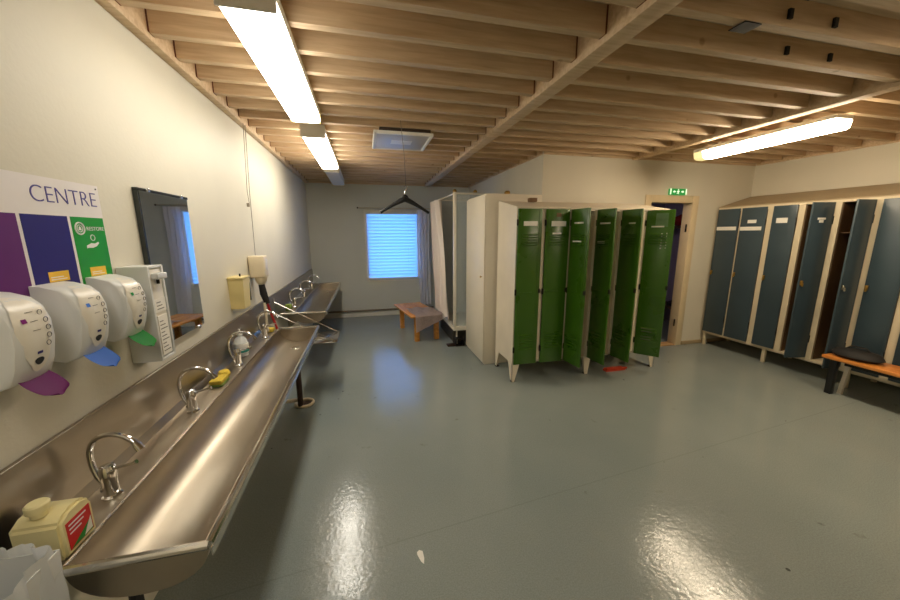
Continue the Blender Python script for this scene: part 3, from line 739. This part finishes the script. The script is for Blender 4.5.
def make_soap(lever, dot):
    """wall soap dispenser, local: wall at x=0, faces +x, width along y, z from 0"""
    e = empty('soap_dispenser', (0, 0, 0))
    prof = [(0, .012), (.055, .0), (.082, .01), (.098, .05), (.110, .11), (.110, .160), (.098, .198), (.074, .222), (.03, .236), (0, .239)]
    w = MB(); W = .062
    sect = [(-1, .86), (-.93, .95), (-.6, .995), (0, 1.0), (.6, .995), (.93, .95), (1, .86)]
    rings = [[w.bm.verts.new((x*k if x else 0, s_*W, .118 + (z - .118)*(.97 + .03*k))) for x, z in prof] for s_, k in sect]
    for A, B in zip(rings, rings[1:]):
        for i in range(len(prof) - 1): w.bm.faces.new((A[i], A[i+1], B[i+1], B[i]))
        w.bm.faces.new((A[-1], A[0], B[0], B[-1]))
    w.bm.faces.new(rings[0]); w.bm.faces.new(rings[-1][::-1])
    build(w, 'body', M['disp_white'], e, local=True, smooth=50)
    # oval front shield
    def surf(y, z, off):
        xs = [p for p in prof if True]
        best = .110
        for (xa, za), (xb, zb) in zip(prof[1:], prof[2:]):
            if za <= z <= zb: best = xa + (xb - xa)*(z - za)/max(zb - za, 1e-6)
        k = 1 - .005*min(1, (y/W/.6)**2) - (0 if abs(y) < .6*W else .12*((abs(y)/W - .6)/.4))
        return best*k + off
    def shield(scale, off, zc, hz, hy, name, m):
        w = MB(); N_ = 32; rows = []
        for rr in (0, .35, .7, .9, 1.0):
            rows.append([w.bm.verts.new((surf(hy*rr*math.cos(2*PI*i/N_), zc + hz*rr*math.sin(2*PI*i/N_), off), hy*rr*math.cos(2*PI*i/N_)*(1 + .28*math.sin(2*PI*i/N_)), zc + hz*rr*math.sin(2*PI*i/N_))) for i in range(N_)] if rr else [w.bm.verts.new((surf(0, zc, off), 0, zc))])
        for i in range(N_): w.bm.faces.new((rows[0][0], rows[1][i], rows[1][(i+1) % N_]))
        for A, B in zip(rows[1:], rows[2:]):
            for i in range(N_): w.bm.faces.new((A[i], A[(i+1) % N_], B[(i+1) % N_], B[i]))
        return build(w, name, m, e, local=True, smooth=60)
    shp = shield(1, .003, .130, .100, .050, 'front_shield', M['disp_face'])
    shield(1, .0035, .058, .010, .013, 'sight_glass', M['black'])
    def decal(y0, y1, z0, z1, m, name):
        w = MB()
        def fn(u, v):
            y = y0 + (y1 - y0)*u; z = z0 + (z1 - z0)*v
            return (surf(y, z, .0042), y, z)
        w.grid(fn, 2, 4); return build(w, name, m, e, local=True)
    decal(-.034, -.020, .165, .176, M[dot], 'colour_dot')
    w = MB()
    for i in range(5):
        z = .185 - .021*i; y = .026 + .006*math.sin(i*.8)
        w.tube([(surf(y, z, .0042), y + .0065*math.cos(2*PI*k/12), z + .0065*math.sin(2*PI*k/12)) for k in range(12)], .0009, 4, closed=True)
    for i in range(3):
        z = .190 - .024*i
        w.tube([(surf(-.012, z, .004), -.012, z), (surf(.008, z, .004), .008, z)], .0008, 4)
    build(w, 'printed_steps', M['paper_ink'], e, local=True)
    decal(-.008, .008, .078, .085, M['navy'], 'small_logo')
    # push lever: curved paddle
    def pad(u, v):
        a = (v - .5)*2
        x = .050 + u*.085; wd = .026 + .022*math.sin(min(1, u*1.15)*PI*.75)
        if u > .85: wd *= math.sqrt(max(.08, 1 - ((u - .85)/.15)**2))
        z = .044 - .098*u + .012*u*u + .008*a*a
        return (x, wd*a, z)
    w = MB().grid(pad, 20, 10, -.016)
    build(w, 'push_lever', M[lever], e, local=True, smooth=60)
    return e
for y, lv, dot, lb in ((1.525, 'lever_green', 'sign_green', 'white soap dispenser with green push lever'), (1.312, 'lever_blue', 'lever_blue', 'white soap dispenser with blue push lever'), (1.10, 'lever_purple', 'lever_purple', 'white soap dispenser with purple push lever')):
    e = make_soap(lv, dot); e.location = (XL + .005, y, 1.165); tag(e, lb + ' under the poster', 'dispenser', 'soap dispensers on the left wall')

# towel / leaflet dispenser
td = empty('towel_dispenser', (XL, 1.70, .99)); tag(td, 'white box dispenser with paper notices between green soap dispenser and mirror', 'dispenser')
x0, x1 = XL + .001, -.853; y0, y1 = 1.625, 1.735; z0, z1 = 1.025, 1.425
w = MB()
w.box(x0, x1, y0, y0 + .012, z0, z1, .003); w.box(x0, x1, y1 - .012, y1, z0, z1, .003)
w.box(x0, x0 + .012, y0 + .012, y1 - .012, z0, z1, .002); w.box(x0, x1 - .002, y0 + .012, y1 - .012, z1 - .01, z1, .002)
w.box(x0, x1, y0 + .012, y1 - .012, z0, z0 + .012, .002)
build(w, 'body', M['disp_white'], td)
build(MB().box(x1 - .02, x1 - .006, y0 + .013, y1 - .013, z0 + .095, z1 - .012, .002), 'front_panel', M['disp_face'], td)
build(MB().box(x1 - .04, x1 - .028, y0 + .013, y1 - .013, z0 + .014, z0 + .094, .001), 'brown_towels', M['threshold'], td)
build(MB().box(x1 - .004, x1 + .022, y0 + .02, y0 + .09, z1 - .055, z1 - .03, .004), 'latch', M['disp_white'], td)
build(MB().tube([(x1 + .004, y0 + .05, z1 - .058), (x1 + .004, y0 + .05, z1 - .075)], .006, 8), 'lock_pin', M['iron'], td)
nt_ = build(MB().box(x1 - .0055, x1 - .003, y0 + .022, y1 - .02, z0 + .02, z0 + .19, .0005, seg=1), 'notice', M['paper'], td)
n2_ = build(MB().box(x1 - .0055, x1 - .004, y0 + .014, y1 - .014, z0 + .205, z0 + .262, .0005, seg=1), 'notice', M['paper'], td)
w = MB()
for i in range(9): w.box(x1 - .0029, x1 - .0025, y0 + .03, y1 - .03 - .012*(i % 3), z0 + .035 + .016*i, z0 + .039 + .016*i)
build(w, 'print', M['paper_ink'], nt_)
w = MB(); [w.box(x1 - .0039, x1 - .0036, y0 + .03, y1 - .03 - .01*i, z0 + .216 + .014*i, z0 + .220 + .014*i) for i in range(3)]
build(w, 'print', M['paper_ink'], n2_)

# mirror
mi = empty('wall_mirror', (XL, 2.06, 1.05)); tag(mi, 'frameless rectangular mirror with dark slim edge on the left wall', 'mirror')
my0, my1, mz0, mz1 = 1.82, 2.255, 1.035, 1.745
build(MB().box(XL + .012, XL + .018, my0, my1, mz0, mz1, .0015, seg=1), 'glass', M['mirror'], mi)
w = MB()
w.box(XL + .001, XL + .0205, my0 - .006, my0 + .006, mz0, mz1, .001, seg=1); w.box(XL + .001, XL + .0205, my0 - .006, my1 + .004, mz1 - .004, mz1 + .008, .001, seg=1)
w.box(XL + .001, XL + .011, my0, my1, mz0, mz1)
build(w, 'edge_strip', M['mirror_edge'], mi)
w = MB()
for y in (my0 + .07, my1 - .07):
    for z in (mz0, mz1 + .004): w.box(XL + .001, XL + .026, y - .012, y + .012, z - .008, z + .008, .002)
build(w, 'clip', M['chrome'], mi)

# yellowed dispenser
yd = empty('paper_dispenser', (XL, 2.78, 1.01)); tag(yd, 'yellowed plastic wall dispenser above the far half of the long sink', 'dispenser')
build(MB().hexa([(XL+.001, 2.73, 1.02), (-.872, 2.73, 1.02), (-.872, 2.86, 1.02), (XL+.001, 2.86, 1.02), (XL+.001, 2.72, 1.235), (-.862, 2.72, 1.235), (-.862, 2.87, 1.235), (XL+.001, 2.87, 1.235)]), 'body', M['old_plastic'], yd)
build(MB().box(XL + .001, -.858, 2.712, 2.878, 1.236, 1.252, .004), 'lid', M['old_plastic'], yd)
build(MB().box(-.874, -.864, 2.865, 2.877, 1.06, 1.20, .001), 'side_strip', M['grey_strip'], yd)
build(MB().box(XL + .002, -.885, 2.745, 2.845, .995, 1.019, .002), 'tray', M['disp_white'], yd)
build(MB().tube([(-.90, 2.79, 1.252), (-.90, 2.79, 1.272)], .006, 8), 'button', M['iron'], yd)

# spray unit hanging by the wall
su = empty('spray_unit', (-.875, 3.25, 1.13)); tag(su, 'ivory wall unit with black spray handle and hoses over the far sink end', 'dispenser')
w = MB(); w.box(-.957, -.835, 3.190, 3.320, 1.19, 1.375, .012, seg=3)
build(w, 'body', M['ivory'], su)
w = MB().lathe([(.022, 0), (.032, .012), (.046, .04), (.052, .065)], (-.885, 3.25, 1.126), 14)
build(w, 'nozzle_cup', M['ivory'], su)
build(MB().box(-.8345, -.832, 3.220, 3.290, 1.25, 1.345, .002), 'window', M['disp_face'], su)
build(MB().tube([(-.882, 3.23, 1.128), (-.875, 3.235, 1.05), (-.855, 3.24, .96)], [.024, .029, .022], 12), 'spray_handle', M['rubber'], su)
build(MB().tube([(-.855, 3.24, .965), (-.84, 3.25, .88), (-.82, 3.27, .78), (-.806, 3.28, .714)], .010, 10), 'red_hose', M['red_hose'], su)
build(MB().tube([(-.872, 3.22, .97), (-.868, 3.21, .85), (-.862, 3.20, .716)], .011, 10), 'pale_hose', M['ivory'], su)
w = MB()
w.tube([(-.905, 3.33, 2.43), (-.92, 3.31, 1.9), (-.92, 3.28, 1.376)], .0028, 6)
w.tube([(-.905, 3.28, 2.43), (-.93, 3.285, 1.9), (-.925, 3.29, 1.80)], .0028, 6)
w.box(-.945, -.925, 3.28, 3.30, 1.78, 1.81, .002)
build(w, 'cable', M['cable'], su)

# ------------------------------------------------------------------ shower cabin
SX0, SX1, SY0, SY1 = 1.15, 2.0, 4.50, 5.50
sc_ = empty('shower_cabin', ((SX0+SX1)/2, (SY0+SY1)/2, 0)); tag(sc_, 'white framed shower cabin on feet beside the white cabinet', 'shower')
w = MB().box(SX0, SX1, SY0, SY1, .215, .25, .008)
w.box(SX0, SX0+.03, SY0, SY1, .25, .272, .006); w.box(SX0+.03, SX1, SY0, SY0+.03, .25, .272, .006)
build(w, 'tray', M['tray'], sc_)
for x, y in ((SX0+.02, SY0+.02), (SX0+.02, SY1-.02), (SX1-.02, SY0+.02), (SX1-.02, SY1-.02)):
    build(MB().box(x-.02, x+.02, y-.02, y+.02, .272, 2.09, .004), 'post', M['tray'], sc_)
w = MB()
for a, b in (((SX0+.02, SY0+.02), (SX0+.02, SY1-.02)), ((SX0+.02, SY0+.02), (SX1-.02, SY0+.02)), ((SX0+.02, SY1-.02), (SX1-.02, SY1-.02))):
    w.tube([(a[0], a[1], 2.075), (b[0], b[1], 2.075)], .012, 8)
build(w, 'top_rail', M['tray'], sc_)
for x, y in ((SX0+.02, SY0+.02), (1.45, SY0+.02), (1.92, SY0+.02)):
    build(MB().lathe([(.024, 0), (.028, .014), (.018, .03), (.006, .036)], (x, y, 2.091), 10), 'cap', M['brass'], sc_)
build(MB().box(SX0+.045, SX1-.045, SY0+.016, SY0+.022, .28, 2.06), 'glass_panel', M['sh_glass'], sc_)
w = MB(); w.box(SX0+.045, SX1-.045, SY1-.024, SY1-.014, .25, 2.06); w.box(SX1-.012, SX1-.004, SY0+.045, SY1-.045, .25, 2.06)
build(w, 'wall_panel', M['sh_wall'], sc_)
build(MB().box(1.70, SX1-.05, SY1-.16, SY1-.026, 1.22, 1.24, .004), 'corner_shelf', M['tray'], sc_)
build(MB().tube([(SX1-.1, SY1-.04, .9), (SX1-.1, SY1-.04, 1.8), (SX1-.14, SY1-.12, 1.86)], .010, 8), 'riser', M['chrome'], sc_)
for x, y in ((SX0+.06, SY0+.06), (SX0+.06, SY1-.06), (SX1-.06, SY0+.06), (SX1-.06, SY1-.06)):
    build(MB().lathe([(.022, 0), (.022, .01), (.012, .02), (.012, .214)], (x, y, 0), 10), 'foot', M['tray'], sc_)
build(MB().box(SX0+.02, SX1-.02, SY0+.10, SY1-.02, .02, .213), 'under_tray_shade', M['void_shade'], sc_)  # dark block colours in the shade of the void under the tray
tb = empty('drain_trap', (1.25, 4.42, 0)); tag(tb, 'dark drain trap box on the floor under the shower tray', 'drain')
w = MB(); w.box(1.17, 1.29, 4.455, 4.585, .001, .012); w.box(1.17, 1.18, 4.455, 4.585, .012, .10); w.box(1.28, 1.29, 4.455, 4.585, .012, .10); w.box(1.17, 1.29, 4.455, 4.585, .10, .11)
build(w, 'box', M['iron'], tb)
build(MB().box(1.06, 1.168, 4.47, 4.57, .001, .02, .003), 'flap', M['dark_pipe'], tb)

def scur(u, v):
    yt = 5.14 + (5.62 - 5.14)*u; yb = 4.62 + (5.54 - 4.62)*u
    y = yt + (yb - yt)*v**1.4 + .030*math.sin(v*8 + 1)*(1 - u)*v
    amp = .042*(1 - .45*v)
    x = 1.085 + .020*v + amp*math.sin(u*2*PI*4.0 + .9*math.sin(v*3.2) + .5*math.sin(u*15)) + .010*math.sin(u*31 + v*5)*(1 - .5*v)
    return (x, y, 2.05 - 1.70*v + .03*(1-u)*v*math.sin(u*20))
sc2 = build(MB().grid(scur, 90, 30), 'shower_curtain', M['curtain'], smooth=80); tag(sc2, 'white shower curtain bunched on the cabin rail beside the wooden bench', 'curtain')

# white cabinet
cb_ = empty('tall_cabinet', (1.66, 4.07, 0)); tag(cb_, 'tall plain white cupboard standing between shower cabin and green lockers', 'cabinet')
cx0, cx1, cy0, cy1 = 1.31, 2.0, 3.72, 4.44
build(MB().box(cx0 + .018, cx1, cy0, cy1, .001, 1.99, .003), 'body', M['cab_white'], cb_)
ym = (cy0 + cy1)/2
for a, b in ((cy0 + .004, cy1 - .004),):
    d = build(MB().box(cx0, cx0 + .017, a, b, .03, 1.975, .003), 'door', M['cab_white'], cb_)
    build(MB().lathe([(.006, 0), (.006, .012), (.012, .016), (.012, .024), (.004, .028)], (0, 0, 0), 12, mtx=Matrix.Translation((cx0, cy0 + .07, 1.06)) @ Matrix.Rotation(-PI/2, 4, 'Y')), 'knob', M['brass'], d)
o = build(MB().lathe([(.016, 0), (.03, .005), (.034, .024), (.018, .042)], (1.60, 3.80, 1.991), 10), 'brass_stopper', M['brass']); tag(o, 'small brass fitting lying on top of the tall white cupboard', 'fitting')

# ------------------------------------------------------------------ green locker unit
GX0, GP, GY0, GY1 = 1.445, .2995, 3.172, 3.655
gl = empty('locker_unit', (GX0 + 3*GP, 3.4, 0)); tag(gl, 'green doored steel locker unit with white body, four of six doors swung open', 'locker')
GX1 = GX0 + 6*GP; zb, zt, ztb = .205, 1.80, 1.895
w = MB()
sl = lambda x, t0=.008: w.prism([(GY0, zb), (GY1, zb), (GY1, ztb), (GY0, zt)], lambda a, b, h: (h, a, b), x, x + t0)
sl(GX0); sl(GX1 - .008)
for i in range(1, 6): w.prism([(GY0, zb), (GY1 - .01, zb), (GY1 - .01, zt - .01), (GY0, zt - .01)], lambda a, b, h: (h, a, b), GX0 + i*GP - .034, GX0 + i*GP + .006)
w.box(GX0 + .009, GX1 - .009, GY1 - .008, GY1, zb, ztb - .004)
w.box(GX0 + .009, GX1 - .009, GY0, GY1 - .009, zb, zb + .012)
w.prism([(GY0 - .004, zt), (GY1, ztb), (GY1, ztb + .01), (GY0 - .004, zt + .010)], lambda a, b, h: (h, a, b), GX0 - .002, GX1 + .002)
w.box(GX0 + .009, GX1 - .009, GY0, GY0 + .012, zt - .02, zt - .001)
build(w, 'body', M['off_white'], gl)
w = MB()
for i in range(6): w.box(GX0 + i*GP + .012, GX0 + (i+1)*GP - .012, GY0 + .05, GY1 - .02, 1.50, 1.508)
build(w, 'hat_shelf', M['off_white'], gl)
for i, (x, y) in enumerate([(GX0, GY0), (GX0 + 3*GP, GY0), (GX1, GY0), (GX0, GY1), (GX1, GY1)]):
    sx = 1 if i in (0, 3) else -1; sy = 1 if y == GY0 else -1
    w = MB()
    if i == 1: a0, a1 = x - .045, x + .045
    else: a0, a1 = x, x + sx*.085
    w.prism([(a0, zb), (a1, zb), ((a1*.35 + a0*.65) if i != 1 else x + .018, .0), (a0 if i != 1 else x - .018, .0)], lambda a, b, h: (a, h, b), y, y + sy*.006)
    w.prism([(y, zb), (y + sy*.11, zb), (y + sy*.032, .0), (y, 0)], lambda a, b, h: (h, a, b), a0 if i != 1 else x - .003, (a0 + sx*.006) if i != 1 else x + .003)
    l_ = build(w, 'leg', M['off_white'], gl)
    fx = x if i == 1 else x + sx*.018
    build(MB().box(fx - .02, fx + .02, y + sy*.001 - (.0), y + sy*.034, .0, .016, .002), 'foot_pad', M['rubber'], l_)
def green_door(i, ang, labels, extra=None):
    hx_ = GX0 + i*GP + .009; Wd = GP - .044; H0, H1 = .200, 1.792
    T = Matrix.Translation((hx_, GY0 - .002, 0)) @ Matrix.Rotation(-ang, 4, 'Z')
    # local: door runs +x from hinge, outer face at y=-0.018
    def put(m): bmesh.ops.transform(m.bm, verts=m.bm.verts, matrix=T); return m
    w = MB(); y0_ = -.018
    w.box(0, Wd, y0_, -.001, H0, H1, .004)
    for zs in ([1.545, 1.52, 1.495, 1.47, 1.445], [.52, .49, .46, .43, .40, .37]):
        for z in zs:   # pressed louvres
            w.prism([(0, .002), (-.010, -.006), (-.010, -.009), (0, -.012)], lambda a, b, h, z=z: (h, y0_ + a + .0005, z + b), Wd*.17, Wd*.80)
    for x in (.028, Wd - .034):
        w.box(x, x + .004, y0_ - .002, y0_ + .001, H0 + .01, H1 - .01)
    d = build(put(w), 'door', M['green'], gl)
    for z in (1.66, .97, .36):
        build(put(MB().box(-.012, .004, y0_ - .004, -.004, z - .03, z + .03, .002)), 'hinge', M['iron'], d)
    build(put(MB().box(Wd*.12, Wd*.66, y0_ - .005, y0_ + .001, .962, .97, .001, seg=1)), 'handle_bar', M['green'], d)
    build(put(MB().box(Wd - .014, Wd + .006, y0_ - .004, -.004, .955, 1.0, .002)), 'lock', M['iron'], d)
    for (a, b, z0_, z1_) in labels:
        build(put(MB().box(Wd*a, Wd*b, y0_ - .0035, y0_ + .001, z0_, z1_, .001, seg=1)), 'name_label', M['paper'], d)
    if extra: extra(put, d, Wd, y0_)
    return d
def num(put, d, Wd, y0_):
    build(put(MB().box(Wd*.42, Wd*.62, y0_ - .0025, y0_ + .001, 1.715, 1.755, .001, seg=1)), 'number_plate', M['box_brown'], d)
def worn(put, d, Wd, y0_):
    w = MB()
    for i in range(6):
        w.box(Wd*.58, Wd*.63, y0_ - .0022, y0_, 1.54 - .03*i, 1.553 - .03*i); w.box(Wd*.76, Wd*.79, y0_ - .0022, y0_, 1.545 - .03*i, 1.556 - .03*i)
    build(put(w), 'sticker_remains', M['paper'], d)
    build(put(MB().box(Wd*.34, Wd*.78, y0_ - .002, y0_, 1.62, 1.76)), 'worn_patch', mat('faded_green_patch', rgb(96, 128, 84), .45, var=.15, scale=20), d)
    w = MB(); [w.box(Wd*.22, Wd*.62, y0_ - .0075, y0_ - .0065, .503 - .03*i, .509 - .03*i) for i in (0, 1, 3, 4)]
    build(put(w), 'scuff', M['paper_ink'], d)
green_door(0, 0, [(.22, .80, 1.628, 1.672)])
green_door(1, math.radians(1.5), [(.22, .84, 1.625, 1.675), (.28, .66, 1.545, 1.562)], num)
green_door(2, math.radians(83), [(.22, .72, 1.648, 1.664), (.18, .66, 1.468, 1.49)])
green_door(3, math.radians(87), [(.22, .78, 1.645, 1.662), (.15, .55, 1.455, 1.475)])
green_door(4, math.radians(86), [(.40, .72, 1.648, 1.662)])
green_door(5, math.radians(50), [(.20, .66, 1.615, 1.630)], worn)
o = build(MB().box(1.72, 1.80, 3.45, 3.52, 1.886, 1.926, .003), 'cardboard_box', M['box_brown']); tag(o, 'small brown box on top of the green lockers', 'box')
o.location.z += .0
w = MB(); w.prism([(0, 0), (.26, 0), (.26, .012), (.24, .03), (.02, .03), (0, .014)], lambda a, b, h: (2.60 + a, h, .001 + b), 3.16, 3.22)
w.tube([(2.86, 3.2, .014), (2.90, 3.19, .014)], .012, 8)
o = build(w, 'dustpan', M['orange']); tag(o, 'orange red dustpan on the floor under the open green doors', 'dustpan')
w = MB().prism([(0, 0), (.012, -.032), (.024, -.045), (.03, -.02), (.028, .012), (.012, .02), (0, .012)], lambda a, b, h: (.178 + a*1.0, 1.42 + b*1.2, h), .0008, .0022)
o = build(w, 'paper_scrap', M['paper']); tag(o, 'small scrap of white paper lying on the open floor', 'paper')

# ------------------------------------------------------------------ blue locker unit (local frame, turned 2.4 degrees)
bu = empty('locker_unit', (4.60, 3.728, 0), RA); tag(bu, 'blue doored steel locker unit with sloping top along the right wall', 'locker')
bz0, bz1 = .175, 1.88; D = .55
spans = [(.010, .278, 0), (.302, .575, 0), (.637, .868, 0), (.925, 1.155, 74), (1.215, 1.44, 84), (1.50, 1.725, 0), (1.785, 2.01, 0)]
L_ = 2.05
w = MB(); lx = lambda a, b, h: (a, h, b)
def bside(y, t): w.prism([(0, bz0), (D, bz0), (D, 2.03), (0, bz1)], lx, -y, -y - t)
bside(.0, .008); bside(L_ - .008, .008)
w.box(D - .008, D, -L_ + .009, -.009, bz0, 2.02)
w.box(.001, D - .009, -L_ + .009, -.009, bz0, bz0 + .025)
edges = [.008] + [v for s_ in spans for v in s_[:2]] + [L_ - .008]
for a, b in zip(edges[0::2], edges[1::2]):
    w.box(0, .02, -b, -a, bz0 + .026, bz1 - .026)
for s_, s2_ in zip(spans, spans[1:]):
    yc = (s_[1] + s2_[0])/2
    w.box(.021, D - .009, -yc - .004, -yc + .004, bz0 + .026, bz1 - .03)
w.box(0, .02, -L_ + .009, -.009, bz1 - .025, bz1)
build(w, 'body', M['beige'], bu, local=True)
w = MB().prism([(-.004, bz1 + .001), (D, 2.031), (D, 2.041), (-.004, bz1 + .011)], lx, .002, -L_ - .002)
build(w, 'sloping_top', M['tan_top'], bu, local=True)
for s_ in spans:
    w = MB(); w.box(.022, D - .010, -s_[1] + .002, -s_[1] + .006, bz0 + .027, bz1 - .03); w.box(.022, D - .010, -s_[0] - .006, -s_[0] - .002, bz0 + .027, bz1 - .03)
    w.box(D - .014, D - .0095, -s_[1] + .007, -s_[0] - .007, bz0 + .027, bz1 - .03)
    w.box(.06, D - .016, -s_[1] + .007, -s_[0] - .007, 1.55, 1.558)
    build(w, 'compartment', M['brown_in'], bu, local=True)
for y in (.02, .76, 1.50, 2.03):
    for x in (.02, D - .05):
        w = MB().box(x, x + .035, -y - .018, -y + .018, 0, bz0 - .001, .003); build(w, 'leg', M['beige'], bu, local=True)
labs = {0: [(.03, .95, 1.59, 1.635)], 1: [(.02, .90, 1.585, 1.63), (.30, .66, 1.672, 1.712)], 2: [(.20, .68, 1.665, 1.722)], 3: [(.30, .66, 1.685, 1.705), (.38, .58, 1.655, 1.682)]}
for i, (a, b, ang) in enumerate(spans):
    Wd = b - a - .004
    # local: hinge at near edge (y=-b), door runs +y, outer face towards -x
    T = Matrix.Translation((-.001, -b + .002, 0)) @ Matrix.Rotation(math.radians(ang), 4, 'Z')
    put = lambda m: (bmesh.ops.transform(m.bm, verts=m.bm.verts, matrix=T), m)[1]
    w = MB().box(-.018, -.001, 0, Wd, bz0 + .03, bz1 - .022, .004)
    w.box(-.0195, -.017, .012, .016, bz0 + .05, bz1 - .05); w.box(-.0195, -.017, Wd - .016, Wd - .012, bz0 + .05, bz1 - .05)
    d = build(put(w), 'door', M['blue'], bu, local=True)
    w = MB().box(-.034, -.0175, Wd - .030, Wd - .008, 1.01, 1.06, .004); w.tube([(-.036, Wd - .02, 1.0), (-.036, Wd - .02, 1.035)], .009, 8)
    build(put(w), 'latch', M['brass'] if i != 4 else M['steel_rim'], d, local=True)
    for z in (1.68, .42): build(put(MB().tube([(-.015, -.004, z - .04), (-.015, -.004, z + .04)], .005, 8)), 'hinge', M['iron'], d, local=True)
    for (p0, p1, z0_, z1_) in labs.get(i, []):
        lb = build(put(MB().box(-.021, -.0175, Wd*(1 - p1), Wd*(1 - p0), z0_, z1_, .001, seg=1)), 'name_label', M['paper'], d, local=True)

# bench on the right
rb = empty('changing_bench', (4.42, 1.7, 0)); tag(rb, 'bench with orange wooden seat in front of the blue lockers', 'bench')
build(MB().box(4.30, 4.575, 1.15, 2.25, .355, .385, .006), 'seat', M['orange_wood'], rb)
for y in (1.30, 2.18):
    build(MB().box(4.35, 4.40, y - .025, y + .025, 0, .354, .004), 'leg', M['black'], rb)
    build(MB().hexa([(4.45, y - .05, 0), (4.48, y - .05, 0), (4.48, y - .02, 0), (4.45, y - .02, 0), (4.51, y - .05, .354), (4.54, y - .05, .354), (4.54, y - .02, .354), (4.51, y - .02, .354)]), 'leg', M['tray'], rb)
build(MB().box(4.41, 4.50, 1.34, 2.13, .30, .33, .003), 'rail', M['black'], rb)
w = MB().lathe([(.02, 0), (.12, .004), (.15, .03), (.13, .07), (.06, .09), (.01, .092)], (4.44, 2.07, .3855), 18, sx=.8, sy=1.2)
w.tube([(4.44, 1.97, .45), (4.44, 2.02, .50), (4.44, 2.12, .50), (4.44, 2.17, .45)], .008, 8)
o = build(w, 'sports_bag', M['rubber'], smooth=60); tag(o, 'black cloth bag lying on the orange bench by the blue lockers', 'bag')

# ------------------------------------------------------------------ wooden bench by the window
ba = math.atan2(.13, .77)
bb = empty('wooden_bench', (.80, 5.27, 0), ba); tag(bb, 'low wooden bench under the back window beside the shower', 'bench')
w = MB()
for i, x in enumerate((-.30, -.144, .012)): w.box(x, x + .150, -.50, .50, .375, .40, .005)
build(w, 'seat', M['bench'], bb, local=True)
for sx in (-.19, .115):
    for sy in (-.40, .40): build(MB().box(sx - .032, sx + .032, sy - .032, sy + .032, 0, .374, .004), 'leg', M['bench'], bb, local=True)
w = MB()
for sy in (-.40, .40): w.box(-.155, .08, sy - .015, sy + .015, .30, .36, .003)
build(w, 'cross_rail', M['bench'], bb, local=True)
tw = Matrix.Translation((.80, 5.27, 0)) @ Matrix.Rotation(ba, 4, 'Z')
def tf(u, v):
    # lies on the seat in soft lumps, hangs over the near end, lower at the outer corner
    hang = .235 - .16*u
    L0 = .50
    d = v*(L0 + hang)
    x = -.245 + .415*u
    if d < L0:
        y = -.012 - d + .03*math.sin(u*5) * (1 - d/L0)
        z = .4045 + .012*math.sin(u*8 + 1 + d*4)**2 * min(1, (L0 - d)/.1) + .010*math.sin(d*17 + u*3)**2 * min(1, (L0 - d)/.1)
        x += .014*math.sin(d*18)
    else:
        y = -.514 - .012*math.sin(u*10)**2 - .012; z = .401 - (d - L0)
        x += .03*(d - L0)
    return tw @ Vector((x, y, z))
o = build(MB().grid(tf, 40, 48, .004), 'towel', M['towel'], smooth=70); tag(o, 'pinkish brown towel draped over the near end of the wooden bench', 'towel')

# ------------------------------------------------------------------ light
W = bpy.data.worlds.new('world'); S.world = W; W.use_nodes = True
bg = W.node_tree.nodes['Background']; bg.inputs['Color'].default_value = (.085, .33, 1.0, 1); bg.inputs['Strength'].default_value = 2.05
S.cycles.use_denoising = True
S.cycles.max_bounces = 10; S.cycles.diffuse_bounces = 5; S.cycles.glossy_bounces = 5; S.cycles.transparent_max_bounces = 12
S.cycles.caustics_reflective = False; S.cycles.caustics_refractive = False
S.cycles.sample_clamp_indirect = 6
vs = S.view_settings
vs.view_transform = 'Standard'; vs.look = 'None'; vs.gamma = 1; vs.use_curve_mapping = False; vs.exposure = 1.4
